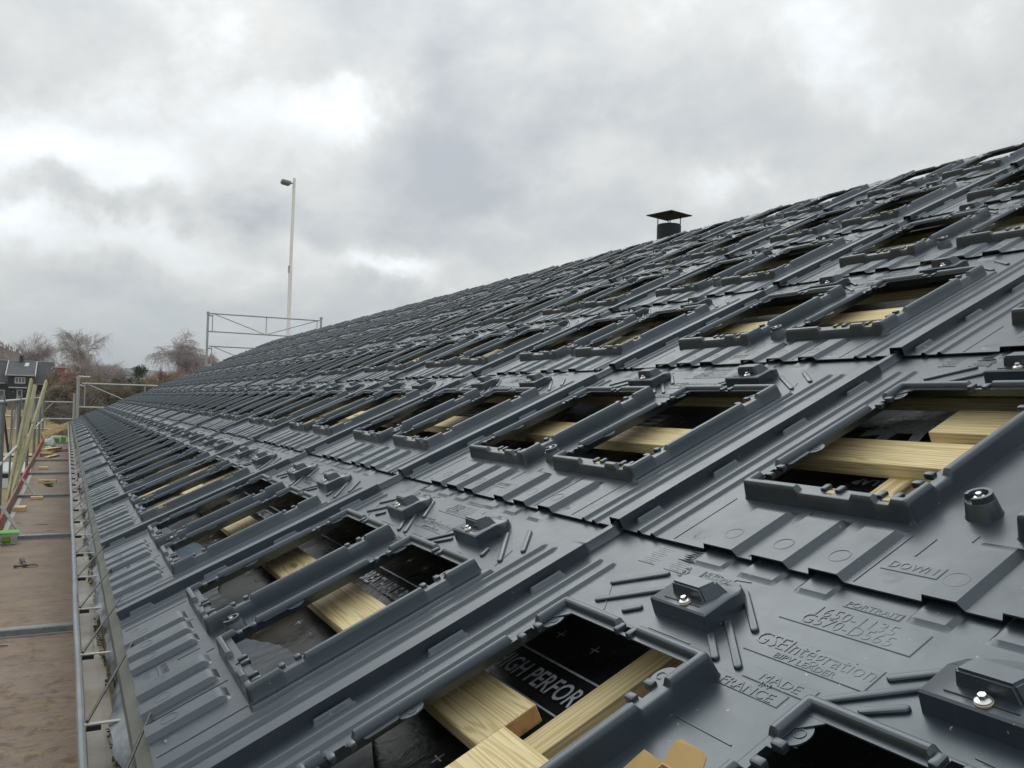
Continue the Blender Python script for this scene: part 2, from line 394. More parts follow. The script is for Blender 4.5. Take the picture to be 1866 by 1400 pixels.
for k, (a, b) in enumerate(WIN):
    GAPS += [(a + .150, a + .315, .2, .30), (a + .048, a + .098, .2, .30), (a - .02, a + .06, .745, .825), (a - .02, a + .06, .335, .405),
             (b - .06, b + .02, .300, .372), (b - .06, b + .02, .742, .828), (a + .205, a + .275, .87, .95)]
CLIPS = []                                    # little clip knobs + slots along the frames: centre, direction
for a, b in WIN:
    CLIPS += [(a + .225, .279, 'u'), (a + .073, .279, 'u'), (a + .050, .785, 'v'), (a + .050, .368, 'v'), (b - .040, .334, 'v'), (b - .040, .790, 'v'), (a + .24, .898, 'u')]
def tray_height(u, v):
    H = np.zeros_like(u)
    # near side standing rib (cap) and the far side rib that lies under the next cap
    wide = v < 1.13
    t = sst((v - 1.12) / .02)
    top, u0, u1 = .031 - .008 * t, -.004 + .014 * t, .043 - .010 * t
    capf = lin((u - u0 + .003) / .003) * lin((u1 + .005 - u) / .005)
    H = np.maximum(H, top * capf)
    H = np.maximum(H, .018 * sst((u - 1.680) / .005) * sst((1.704 - u) / .005))
    # long small ribs
    for c, hh, w, v1 in ((.137, .008, .012, 1.105), (.190, .008, .012, 1.105), (1.535, .008, .012, 1.11), (1.592, .008, .012, 1.11)):
        H = np.maximum(H, hh * sst(cap_in(u, v, (c, -.05), (c, v1), w) / .009))
    H = np.maximum(H, .010 * sst(rr_in(u, v, .214, .26, .235, .945, .004) / .006))
    H = np.maximum(H, .003 * sst((u - .05) / .004) * sst((.112 - u) / .004) * sst((1.16 - v) / .02))
    for v0, v1 in ((.035, .130), (.325, .430), (.620, .732), (.922, 1.030)):
        H = np.maximum(H, .013 * sst(cap_in(u, v, (1.646, v0 + .01), (1.646, v1 - .01), .011) / .009))
    # corrugated foot
    for a, b in CORR:
        H = np.maximum(H, .015 * lin((u - a + .010) / .013) * lin((b + .003 - u) / .0045) * lin((.212 - v) / .018))
        H = np.maximum(H, .0065 * sst(rr_in(u, v, a - .006, b + .002, 1.196, 1.33, .008) / .006))
    # window frames
    for (a, b), (oa, ob) in zip(WIN, OPN):
        d = rr_in(u, v, a, b, WV[0], WV[1], .016)
        ridge = np.ones_like(u)
        for (g0, g1, h0, h1) in GAPS:
            ridge *= 1 - sst(rr_in(u, v, g0, g1, h0, h1, .003) / .008)
        hi_ = np.interp(d, [0, .0062, .0080, .0108, .0150, .0205, .0245, .0270, .0290, .06], [0, .0385, .0460, .0500, .0515, .0515, .0495, .0460, .037, .037])
        lo_ = np.interp(d, [0, .0062, .0080, .0108, .06], [0, .0330, .0358, .037, .037])
        H = np.where(d > 0, np.maximum(H, lo_ + (hi_ - lo_) * ridge), H)
    # moulded boards that carry the lettering
    for r in ((.700, .985, 1.113, 1.179), (.707, .974, 1.003, 1.064), (.765, .915, .940, .972), (.800, .968, .904, .938), (.783, .904, .068, .108), (.775, .897, 1.192, 1.214)):
        H = np.maximum(H, .0016 * sst(rr_in(u, v, *r, .002) / .002))
    for c in ((.865, .045), (1.400, .045), (.330, .045)):
        rr = np.hypot(u - c[0], v - c[1]); H = np.maximum(H, .003 * sst((.016 - rr) / .005) * sst((rr - .006) / .004))
    H = H + .0006 * np.sin(u * 9.0 + 1.3) * np.sin(v * 7.0)
    return H
def tray_z(u, v): return .010 * (1 - v / VP)
def grid_lines(lo, hi, base, marks):
    L = set(np.round(np.arange(lo, hi, base), 5)) | {hi}
    for m in marks:
        if lo <= m <= hi: L.add(round(m, 5))
    L = sorted(L); out = [L[0]]
    mk = set(round(m, 5) for m in marks)
    for x in L[1:]:
        if x - out[-1] < .0022:
            if x in mk and out[-1] not in mk and len(out) > 1: out[-1] = x
            elif x in mk and x - out[-1] > .0009: out.append(x)
            continue
        out.append(x)
    if out[-1] < hi - 1e-6: out.append(hi)
    return np.array(out)
def ramp_marks(*edges):
    m = []
    for e, s, w in edges:            # edge, direction, ramp width
        m += [e - s * .0015, e, e + s * w * .3, e + s * w * .65, e + s * w]
    return m
PRF = (-.003, 0, .0031, .0062, .0080, .0108, .0150, .0205, .0245, .0270, .0290)
um = [-.007, -.004, -.001, .003, .008, .012, .030, .033, .039, .043, .050, .112]
vm = [1.12, 1.126, 1.133, 1.14, .19, .20, .206, .212]
for c in (.137, .190, 1.535, 1.592): um += [c - .012, c - .009, c - .006, c - .003, c, c + .003, c + .006, c + .009, c + .012]
um += [1.635, 1.638, 1.641, 1.646, 1.651, 1.654, 1.657, 1.680, 1.685, 1.699, 1.704, .212, .214, .218, .222]
for a, b in CORR: um += [a - .011, a - .010, a + .003, b - .0015, b + .003, b + .004]
for a, b in WIN: um += [a + q for q in PRF] + [b - q for q in PRF]
for a, b in OPN: um += [a, b]
for g in GAPS:
    if g[1] - g[0] > .09 or g[2] < .25 or g[3] > .9: um += [g[0], g[0] + .004, g[0] + .008, g[1] - .008, g[1] - .004, g[1]]
    else: vm += [g[2], g[2] + .004, g[2] + .008, g[3] - .008, g[3] - .004, g[3]]
vm += [WV[0] + q for q in PRF] + [WV[1] - q for q in PRF] + [OV[0], OV[1]]
for r in ((.700, .985, 1.113, 1.179), (.707, .974, 1.003, 1.064), (.765, .915, .940, .972), (.800, .968, .904, .938), (.783, .904, .068, .108), (.775, .897, 1.192, 1.214)):
    um += [r[0], r[0] + .002, r[1] - .002, r[1]]; vm += [r[2], r[2] + .002, r[3] - .002, r[3]]
for v0, v1 in ((.035, .130), (.325, .430), (.620, .732), (.922, 1.030)): vm += [v0, v0 + .003, v0 + .008, v1 - .008, v1 - .003, v1]
SLOTS = []
for cu, cv, dr in CLIPS:
    if dr == 'u': SLOTS.append((cu - .011, cu + .011, cv - .022 if cv < .5 else cv - .004, cv - .002 if cv < .5 else cv + .014))
    else:
        s = -1 if (cu < .5 or .9 < cu < 1.2) else 1
        SLOTS.append((min(cu + s * .002, cu + s * .018), max(cu + s * .002, cu + s * .018), cv - .012, cv + .012))
for s in SLOTS: um += [s[0], s[1]]; vm += [s[2], s[3]]
US = grid_lines(-.007, 1.708, .0105, um); VS = grid_lines(0.0, 1.292, .0105, vm)
def build_tray_mesh(detail=True):
    SLOTS_ = SLOTS if detail else []
    Ug, Vg = np.meshgrid(US, VS, indexing='ij'); Hh = tray_height(Ug, Vg); Zg = Hh + tray_z(Ug, Vg)
    nu, nv = len(US), len(VS)
    cu, cv = (US[:-1] + US[1:]) / 2, (VS[:-1] + VS[1:]) / 2
    Cu, Cv = np.meshgrid(cu, cv, indexing='ij'); keep = np.ones_like(Cu, bool)
    for a, b in OPN:
        hole = (Cu > a) & (Cu < b) & (Cv > OV[0]) & (Cv < OV[1])
        keep &= ~hole
    for s in SLOTS_: keep &= ~((Cu > s[0]) & (Cu < s[1]) & (Cv > s[2]) & (Cv < s[3]))
    verts = [(Vg[i, j], Ug[i, j], Zg[i, j]) for i in range(nu) for j in range(nv)]
    idx = lambda i, j: i * nv + j
    faces = []; edges = {}
    for i in range(nu - 1):
        for j in range(nv - 1):
            if not keep[i, j]: continue
            q = (idx(i, j), idx(i, j + 1), idx(i + 1, j + 1), idx(i + 1, j)); faces.append(q)
            for k in range(4):
                e = (q[k], q[(k + 1) % 4])
                if (e[1], e[0]) in edges: del edges[(e[1], e[0])]
                else: edges[e] = 1
    low = {}; nflat = len(faces)
    for (a, b) in edges:
        for x in (a, b):
            if x not in low:
                vx, ux, zx = verts[x]
                d = .0035
                if ux < -.006: d = max(.003, zx - tray_z(0, vx) - .002)
                low[x] = len(verts); verts.append((vx, ux, zx - d))
        faces.append((b, a, low[a], low[b]))
    # small parts moulded on: clip knobs
    def add_bm(bm):
        base = len(verts); bm.verts.index_update()
        verts.extend([tuple(v.co) for v in bm.verts]); faces.extend([tuple(base + v.index for v in f.verts) for f in bm.faces]); bm.free()
    bm = bmesh.new()
    for cu_, cv_, dr in (CLIPS if detail else []):
        zb = .037 + tray_z(0, cv_) - .008
        for s in (-1, 1):
            if dr == 'u': x0, x1, y0, y1 = cv_ - .012, cv_ + .014, cu_ + s * .0205 - .0085, cu_ + s * .0205 + .0085
            else: x0, x1, y0, y1 = cv_ + s * .022 - .0085, cv_ + s * .022 + .0085, cu_ - .012, cu_ + .012
            bm_box(bm, x0, x1, y0, y1, zb, zb + .016)
    if detail: bmesh.ops.bevel(bm, geom=list(bm.edges), offset=.004, segments=2, affect='EDGES', profile=.5, clamp_overlap=True)
    nsm0 = len(faces); add_bm(bm)
    # round tabs and chamfer pieces reaching into the openings
    bm = bmesh.new()
    for a, b in OPN:
        for cu_, cv_, sg in ((b, .487, -1), (b, .850, -1), (a, .838, 1)):
            z = .037 + tray_z(0, cv_) - .0035; pts = [(cv_ - .030, cu_ - sg * .002)]
            pts = [(cv_ + .030 * math.cos(t), cu_ + sg * (.030 * math.sin(t) ** .9 if math.sin(t) > 1e-6 else 0)) for t in [math.pi * q / 14 for q in range(15)]]
            pts += [(cv_ - .030, cu_ - sg * .003), (cv_ + .030, cu_ - sg * .003)]
            lo = [bm.verts.new((x, y, z - .003)) for x, y in pts]; hi = [bm.verts.new((x, y, z)) for x, y in pts]
            bm.faces.new(hi); bm.faces.new(lo[::-1])
            for q in range(len(pts)): bm.faces.new((lo[q], lo[(q + 1) % len(pts)], hi[(q + 1) % len(pts)], hi[q]))
            n = 16; C = [[bm.verts.new((cv_ + r * math.cos(2 * math.pi * q / n), cu_ + sg * .012 + r * math.sin(2 * math.pi * q / n), z + h)) for q in range(n)] for r, h in ((.0105, -.0005), (.010, .0014), (.0085, .0014), (.008, -.0005))]
            for A, B in zip(C, C[1:]):
                for q in range(n): bm.faces.new((A[q], A[(q + 1) % n], B[(q + 1) % n], B[q]))
        z = .037 + tray_z(0, .87) - .0006
        tri = [(OV[1] + .003, b + .003), (OV[1] - .034, b + .003), (OV[1] - .030, b - .003), (OV[1] - .003, b - .030), (OV[1] + .003, b - .034)]
        lo = [bm.verts.new((x, y, z - .003)) for x, y in tri]; hi = [bm.verts.new((x, y, z)) for x, y in tri]; bm.faces.new(hi); bm.faces.new(lo[::-1])
        for q in range(5): bm.faces.new((lo[q], lo[(q + 1) % 5], hi[(q + 1) % 5], hi[q]))
        tri = [(.382, b + .003), (.382, b - .010), (.388, b - .014), (.455, b - .014), (.462, b - .008), (.462, b + .003)]
        z = .037 + tray_z(0, .42) - .001
        lo = [bm.verts.new((x, y, z - .003)) for x, y in tri]; hi = [bm.verts.new((x, y, z)) for x, y in tri]; bm.faces.new(hi); bm.faces.new(lo[::-1])
        for q in range(6): bm.faces.new((lo[q], lo[(q + 1) % 6], hi[(q + 1) % 6], hi[q]))
    bmesh.ops.recalc_face_normals(bm, faces=list(bm.faces))
    add_bm(bm)
    # diagonal stiffeners
    bm = bmesh.new()
    for a, b in (((1.455, 1.054), (1.349, 1.137)), ((1.425, .985), (1.286, 1.094)), ((1.318, .984), (1.293, 1.007)), ((1.105, 1.148), (.994, 1.058)),
                 ((1.058, 1.050), (.938, .956)), ((1.056, 1.001), (.997, .955)), ((.690, 1.053), (.580, 1.147)), ((.747, .955), (.634, 1.056)),
                 ((.678, .965), (.630, 1.001)), ((.412, 1.101), (.262, .989)), ((.335, 1.140), (.236, 1.056)), ((.385, 1.012), (.368, .985))):
        pa, pb = Vector((a[1], a[0])), Vector((b[1], b[0])); d = (pb - pa).normalized(); n_ = Vector((-d.y, d.x)); z = tray_z(0, (a[1] + b[1]) / 2)
        rings = []
        for r, h in ((.0085, -.004), (.0080, .0045), (.0062, .0068), (.0030, .0076)):
            pts = []
            for c, sg, a0 in ((pb, 1, -90), (pa, -1, -90)):
                for q in range(7):
                    t = math.radians(a0 + 30 * q); pts.append(c + d * sg * math.cos(t) * r + n_ * sg * math.sin(t) * r)
            rings.append([bm.verts.new((p.x, p.y, z + h)) for p in pts])
        for A, B in zip(rings, rings[1:]):
            for q in range(len(A)): bm.faces.new((A[q], A[(q + 1) % len(A)], B[(q + 1) % len(A)], B[q]))
        bm.faces.new(rings[-1])
    add_bm(bm)
    # discs on the corrugation tops, thin scribed lines
    bm = bmesh.new()
    for a, b in (CORR if detail else []):
        c = (a + b) / 2 + .006; z = .0145 + tray_z(0, .06)
        n = 20
        for r0, r1 in ((.023, .0212),):
            R = [[bm.verts.new((.062 + r * math.cos(t), c + r * math.sin(t), z + dz)) for t in [2 * math.pi * k / n for k in range(n)]] for r, dz in ((r0 + .0014, -.001), (r0, .0011), (r1, .0011), (r1 - .001, -.001))]
            for A, B in zip(R, R[1:]):
                for k in range(n): bm.faces.new((A[k], B[k], B[(k + 1) % n], A[(k + 1) % n]))
    add_bm(bm)
    bm = bmesh.new()
    def line(p, q, w=.0014, hgt=.0014, zoff=0):
        (u0, v0), (u1, v1) = p, q; L = math.hypot(u1 - u0, v1 - v0); du, dv = (u1 - u0) / L * w, (v1 - v0) / L * w
        cs = [(v0 - du, u0 + dv), (v0 + du, u0 - dv), (v1 + du, u1 - dv), (v1 - du, u1 + dv)]
        hts = [float(tray_height(np.array([u]), np.array([v]))[0]) + tray_z(0, v) for v, u in cs]
        lo = [bm.verts.new((x, y, z - .002)) for (x, y), z in zip(cs, hts)]; hi = [bm.verts.new((x, y, z + hgt)) for (x, y), z in zip(cs, hts)]
        bm.faces.new(hi[::-1])
        for k in range(4): bm.faces.new((lo[k], hi[k], hi[(k + 1) % 4], lo[(k + 1) % 4]))
    for p, q in (((.868, .20), (.868, .13)), ((1.20, .225), (1.20, .01)), ((.92, .20), (.92, .01)), ((.50, .225), (.50, .01)), ((.27, .235), (.27, .01)), ((1.46, .235), (1.46, .01)),
                 ((1.465, 1.06), (1.375, .965)), ((.285, 1.045), (.25, .965)), ((1.21, .965), (1.08, .965)), ((.50, .965), (.36, .955)),
                 ((1.305, 1.155), (1.305, 1.168)), ((1.30, 1.152), (1.175, 1.168)), ((1.175, 1.168), (1.168, 1.185)), ((1.168, 1.185), (1.13, 1.19)),
                 ((.80, .80), (.935, .80)), ((.76, .62), (.93, .62)), ((.80, .235), (.80, .21))) if detail else ():
        line(p, q)
    for (pu, pv) in (((1.455, 1.203), (1.352, 1.200)) if detail else ()):       # ladder of tiny moulded marks
        for k in range(11):
            w = .018 + .006 * ((k * 7) % 3)
            line((pu - w, pv - .040 + k * .008), (pu + w, pv - .040 + k * .008 + .002), .0009, .0005)
            line((pu - .012 + .006 * (k % 5), pv - .043 + k * .008), (pu - .010 + .006 * (k % 5), pv - .037 + k * .008), .0009, .0005)
        line((pu - .030, pv - .045), (pu + .030, pv - .045), .001, .0012)
    add_bm(bm)
    # raised lettering
    for txt, u, v, size, sx in () if not detail else (("1650-1135", .845, 1.149, .033, 1.0), ("G570-D565", .842, 1.120, .033, 1.0), ("PORTRAIT", .836, 1.1965, .017, 1.15),
                                ("GSEIntégration", .842, 1.030, .040, .86), ("BIPV LEADER", .838, 1.0085, .017, 1.1), ("MADE", .838, .9475, .023, 1.15), ("IN", .857, .9325, .016, 1.2),
                                ("FRANCE", .880, .9075, .024, 1.1), ("DOWN", .8435, .0785, .026, .92), ("1670", 1.238, 1.160, .030, .9), ("+5", 1.318, 1.172, .013, 1), ("0", 1.318, 1.158, .013, 1), ("-5", 1.318, 1.144, .013, 1),
                                ("PV", 1.140, 1.128, .018, 1), ("PV", .505, 1.128, .018, 1)):
        cu_ = bpy.data.curves.new("t", 'FONT'); cu_.body = txt; cu_.size = size * 1.25; cu_.extrude = .0006; cu_.offset = -.0007 if size > .03 else -.0002; cu_.align_x = 'CENTER'; cu_.resolution_u = 2
        ob = bpy.data.objects.new("t", cu_); COL.objects.link(ob)
        me = bpy.data.meshes.new_from_object(ob)
        z = (.0020 if txt not in ('PV',) else .0) + tray_z(0, v) + (float(.0) if txt != 'PV' else .031)
        base = len(verts)
        for w in me.vertices:
            x, y, h = w.co
            # text x runs towards -u, text y towards +v
            verts.append((v + y, u - x * sx, z + h))
        for p in me.polygons: faces.append(tuple(base + i for i in p.vertices))
        bpy.data.objects.remove(ob); bpy.data.curves.remove(cu_); bpy.data.meshes.remove(me)
    me = bpy.data.meshes.new("roof_tray"); me.from_pydata(verts, [], faces); me.update()
    sm = [True] * len(me.polygons)
    me.polygons.foreach_set('use_smooth', sm); me.set_sharp_from_angle(angle=math.radians(27)); me.materials.append(MATS['plastic'])
    return me
tray_me = build_tray_mesh(); tray_far = build_tray_mesh(False)

def block_mesh():
    """wedge shaped fixing block: upright front, D shaped back that slopes down, raised stop on top; local origin at its foot"""
    bm = bmesh.new()
    hw = .088; D = .155
    out = [(0, -hw), (0, hw)]
    out += [(.075, hw)] + [(.075 + .080 * math.sin(t), hw * math.cos(t)) for t in [math.radians(a) for a in (25, 45, 65, 90, 115, 135, 155)]] + [(.075, -hw)]
    def top(x): return .040 if x < .07 else .040 - .022 * sst(np.array((x - .07) / .085)).item()
    inn = []
    for x, y in out:
        s = .93; inn.append(((x - .07) * s + .07 + .001, y * s))
    lo = [bm.verts.new((x, y, -.004)) for x, y in out]; hi = [bm.verts.new((a, b, top(a) - .003)) for (x, y), (a, b) in zip(out, [((x - .07) * .975 + .07, y * .975) for x, y in out])]
    tp = [bm.verts.new((a, b, top(a))) for a, b in inn]
    n = len(out)
    for A, B in ((lo, hi), (hi, tp)):
        for k in range(n): bm.faces.new((A[k], A[(k + 1) % n], B[(k + 1) % n], B[k]))
    bm.faces.new(tp); bmesh.ops.recalc_face_normals(bm, faces=list(bm.faces))
    # raised stop
    vs = [bm.verts.new(p) for p in ((.036, -.052, .036), (.036, .050, .036), (.092, .040, .034), (.092, -.066, .034), (.040, -.040, .067), (.040, .046, .067), (.080, .036, .065), (.080, -.052, .065))]
    for f in ((0, 1, 5, 4), (1, 2, 6, 5), (2, 3, 7, 6), (3, 0, 4, 7), (4, 5, 6, 7)):
        bm.faces.new([vs[i] for i in f])
    st = [f for f in bm.faces if all(v in vs for v in f.verts)]
    ed = [e for e in bm.edges if all(v in vs[4:] for v in e.verts)] + [e for e in bm.edges if (e.verts[0] in vs[:4]) != (e.verts[1] in vs[:4]) and (e.verts[0] in vs and e.verts[1] in vs)]
    bmesh.ops.bevel(bm, geom=ed, offset=.004, segments=2, affect='EDGES')
    # slot line
    bm_box(bm, .0185, .0205, -.055, .055, .038, .0412, 1)
    bmesh.ops.recalc_face_normals(bm, faces=list(bm.faces))
    me = bpy.data.meshes.new("mounting_block"); bm.to_mesh(me); bm.free(); me.set_sharp_from_angle(angle=math.radians(42))
    me.materials.append(MATS['plastic']); me.materials.append(MATS['black_steel']); return me
def boss_mesh():
    bm = bmesh.new()
    bm_lathe(bm, [(.037, -.002), (.034, .004), (.029, .034), (.027, .037), (.0, .037)][:4], 24)
    # horseshoe rim
    n = 18
    def ring(r, z): return [bm.verts.new((r * math.cos(t), r * math.sin(t), z)) for t in [math.radians(215 + 290 * k / n - 0) - math.radians(0) for k in range(n + 1)]]
    A, B, C, Dd = ring(.028, .033), ring(.026, .049), ring(.019, .049), ring(.016, .036)
    for P, Q in ((A, B), (B, C), (C, Dd)):
        for k in range(n): bm.faces.new((P[k], P[k + 1], Q[k + 1], Q[k])).smooth = True
    bm.faces.new((A[0], B[0], C[0], Dd[0])); bm.faces.new((A[-1], Dd[-1], C[-1], B[-1]))
    bmesh.ops.recalc_face_normals(bm, faces=list(bm.faces))
    me = bpy.data.meshes.new("screw_boss"); bm.to_mesh(me); bm.free(); me.set_sharp_from_angle(angle=math.radians(42)); me.materials.append(MATS['plastic']); return me
def bolt_mesh():
    bm = bmesh.new()
    bm_lathe(bm, [(.0125, 0), (.0128, .0025), (.011, .004)], 20, mat=1)
    bm_lathe(bm, [(.0118, .0042), (.0118, .0056), (.008, .0075)], 20)
    bm_lathe(bm, [(.0066, .0072), (.0066, .0130), (.0058, .0142)], 6, smooth=False)
    me = bpy.data.meshes.new("bolt"); bm.to_mesh(me); bm.free(); me.set_sharp_from_angle(angle=math.radians(42)); me.materials.append(MATS['steel_bright']); me.materials.append(MATS['washer_rubber']); return me
def pad_mesh():
    bm = bmesh.new(); bm_box(bm, -.016, .008, -.0115, .0115, .020, .0365)
    bmesh.ops.bevel(bm, geom=list(bm.edges), offset=.001, segments=1, affect='EDGES')
    me = bpy.data.meshes.new("spacer_pad"); bm.to_mesh(me); bm.free(); me.materials.append(MATS['strip_pad']); return me
simple('strip_pad', (.66, .52, .25), .7, 0, .06, 10)
blk_me, boss_me, bolt_me, pad_me = block_mesh(), boss_mesh(), bolt_mesh(), pad_mesh()
ORD = ['', 'nearest', 'second', 'third', 'fourth', 'fifth', 'sixth', 'seventh', 'eighth', 'ninth', 'tenth', 'eleventh', 'twelfth', '13th', '14th', '15th', '16th', '17th', '18th', '19th', '20th', '21st', '22nd', '23rd']
ROWN = ['in the lowest row above the gutter', 'in the second row above the gutter', 'in the third row above the gutter', 'in the fourth row above the gutter', 'in the fifth row above the gutter', 'in the top row along the ridge']
SPECIAL = {(-1, 0): 'nearest dark grey roof tray with MADE IN FRANCE lettering, a carton standing on it',
           (0, 0): 'dark grey eaves roof tray with grey foil and BREATHABLE print under its openings',
           (-1, 1): 'right edge dark grey roof tray, large opening over two boards and a white figure print'}
def make_tray(i, j):
    t = bpy.data.objects.new("roof_tray", tray_me if i < 5 else tray_far); link(t)
    t.location = R2W(i * UP, j * VP, 0); t.rotation_euler = ROOF_ROT
    t.rotation_euler[1] += random.uniform(-.0012, .0012); t.rotation_euler[2] += random.uniform(-.0008, .0008)
    t.location += Vector((0, random.uniform(-.0015, .0015), random.uniform(0, .0015)))
    far = NC - i
    if (i, j) in SPECIAL: lab = SPECIAL[(i, j)]
    else:
        lab = 'dark grey roof tray %s, %s from the gable board' % (ROWN[j], ORD[far] if far > 1 else 'nearest')
        lab = lab.replace('nearest from', 'next to')
    meta(t, lab, 'roof tray', 'dark grey plastic solar roof trays laid in six rows')
    for cu in ((1.155, .520) if j < NR - 1 else ()):
        b = link(bpy.data.objects.new("mounting_block", blk_me), t); b.location = (1.008, cu, tray_z(0, 1.0))
        if -2 < i < 7:
            bo = link(bpy.data.objects.new("bolt", bolt_me), b); bo.location = (.020, -.012 + random.uniform(-.01, .01), .040); bo.rotation_euler[2] = random.uniform(0, 1)
    s = link(bpy.data.objects.new("screw_boss", boss_me), t); s.location = (.315, .838, tray_z(0, .3)); s.rotation_euler[2] = -.6
    if -2 < i < 7:
        bo = link(bpy.data.objects.new("bolt", bolt_me), s); bo.location = (0, 0, .036); bo.rotation_euler[2] = random.uniform(0, 1)
    if -2 < i < 4 and j > 0:
        for cu_, cv_, dr in CLIPS:
            if dr == 'u' and cv_ < .5:
                p = link(bpy.data.objects.new("spacer_pad", pad_me), t); p.location = (cv_, cu_, tray_z(0, cv_))
    return t
for i in range(-4, NC):
    for j in range(NR if i > -2 else 5): make_tray(i, j)
# END_TRAYS

# ------------------------------------------------------------------ the building under the trays
YV = NC * UP + .03                                       # far gable
YN = -6.7                                                # near end (out of the picture)
bld = empty('roof_under_construction', (0, 0, 0))
meta(bld, 'long pitched roof under construction, black membrane, pale timber battens and yellow gable board', 'building')
def roof_obj(name, bm, mat, parent, **k):
    o = bm_obj(name, bm, mat, parent, **k); o.rotation_euler = ROOF_ROT; o.location = (0, 0, ZE); return o
# membrane as a lightly rumpled sheet, 14 cm below the trays
RN_M = -.14
xs = np.linspace(-.04, NR * VP + .01, 70); ys = np.linspace(YN, YV, 260)
vv, ff = [], []
for a in xs:
    for b in ys:
        w = .006 * math.sin(b * 5.2 + a * 3.1) * math.sin(a * 9 + 1) + .004 * math.sin(b * 13 + a * 21)
        vv.append((a, b, RN_M + w))
for i in range(len(xs) - 1):
    for j in range(len(ys) - 1):
        k = i * len(ys) + j; ff.append((k, k + len(ys), k + len(ys) + 1, k + 1))
mem = mesh_obj('underlay_membrane', vv, ff, 'membrane', bld, smooth=True); mem.rotation_euler = ROOF_ROT; mem.location = (0, 0, ZE)
mem['label'] = 'black roofing membrane with white print'
# boards and counter battens
def timber(name, u0, u1, v0, v1, n0, n1, mat, along='u', skew=0.0, bev=.002, end=None):
    """a sawn timber whose local x runs along its grain"""
    L, W, T = (u1 - u0, v1 - v0, n1 - n0) if along == 'u' else (v1 - v0, u1 - u0, n1 - n0)
    bm = bmesh.new(); bm_box(bm, -L / 2, L / 2, -W / 2, W / 2, -T / 2, T / 2)
    bmesh.ops.bevel(bm, geom=list(bm.edges), offset=bev, segments=1, affect='EDGES')
    if end:
        for f in bm.faces:
            if abs(f.normal.x) > .9: f.material_index = 1
    o = bm_obj(name, bm, [mat, end] if end else mat, bld)
    c = R2W((u0 + u1) / 2, (v0 + v1) / 2, (n0 + n1) / 2)
    if along == 'u': X_, Y_ = Vector((0, 1, 0)), Vector((-CT, 0, -ST))
    else: X_, Y_ = Vector((CT, 0, ST)), Vector((0, 1, 0))
    if skew: 
        R_ = Matrix.Rotation(skew, 3, Vector((-ST, 0, CT))); X_, Y_ = R_ @ X_, R_ @ Y_
    Z_ = X_.cross(Y_)
    o.matrix_world = Matrix(((X_.x, Y_.x, Z_.x, c.x), (X_.y, Y_.y, Z_.y, c.y), (X_.z, Y_.z, Z_.z, c.z), (0, 0, 0, 1)))
    return o
BT, BB = -.050, -.095
k = 0
for j in range(NR):
    v0 = j * VP
    runs = {0: [(-.36, 5.9), (5.903, 11.2), (11.203, 17.0), (17.003, 22.8), (22.803, YV - .1)], 1: [(YN, 3.9), (3.903, 9.4), (9.403, 15.0), (15.003, 20.5), (20.503, 26.1), (26.103, YV - .1)]}.get(j, None)
    if runs is None:
        runs, y = [], YN
        e = 1.1 + j * 1.3
        while y < YV - .2:
            runs.append((y, min(e, YV - .1))); y = e + .003; e += 5.4
    for r, (a, b) in enumerate(runs):
        lo, hi = {0: (.562, .708), 1: (.604, .748)}.get(j, (.585, .728))
        timber('roof_board', a, b, v0 + lo, v0 + hi, BT - .004 + (.018 if j > 1 else 0), BB - .002 + (.018 if j > 1 else 0), 'wood', end='wood_end')
        timber('roof_board', a + .4, b + .397, v0 + 1.035, v0 + 1.178, BT, BB + .001, 'wood' if r % 2 else 'wood_green', end='wood_end') if a + .4 < YV - .2 and b + .4 < YV else None
    # narrow eaves batten line
timber('roof_board', -2.6, -.415, .468, .612, -.020, -.064, 'wood', end='wood_end')
timber('roof_board', -2.9, -.375, VP + .797, VP + .945, -.048, -.093, 'wood', end='wood_end')
for u in [-1.6, -.412, 1.235, 2.2, 3.2, 4.66, 5.50, 7.0, 8.6, 9.3, 10.6, 11.8, 13.0, 14.2, 15.4, 16.6, 17.8, 19.0, 20.2, 21.4, 22.6, 23.8, 25.0, 26.2, 27.4, 28.6, 29.7]:
    timber('counter_batten', u - .037, u + .037, .05, NR * VP - .02, BB - .0, RN_M + .006 - .016, 'wood', along='v')
# grey foil dressed over the eaves edge of the membrane
vv, ff = [], []
N1, N2 = 640, 16
for i in range(N1 + 1):
    u = YN + (8.5 - YN) * i / N1
    e = .40 + .05 * math.sin(u * 2.9 + .6) + .02 * math.sin(u * 9.1)
    for j in range(N2 + 1):
        t = j / N2; v = -.03 + (e + .03) * t
        w = .030 * math.sin(min(1, t * 1.3) * math.pi) + .011 * abs(math.sin(u * 3.7 + v * 6)) * t + .0022 * math.sin(u * 95 + v * 40 * math.sin(u * 2))
        vv.append((v, u, RN_M + .014 + w * .9 + .03 * (1 - t)))
for i in range(N1):
    for j in range(N2):
        k = i * (N2 + 1) + j; ff.append((k, k + 1, k + N2 + 2, k + N2 + 1))
fo = mesh_obj('eaves_foil', vv, ff, 'foil', bld, smooth=True); fo.rotation_euler = ROOF_ROT; fo.location = (0, 0, ZE)
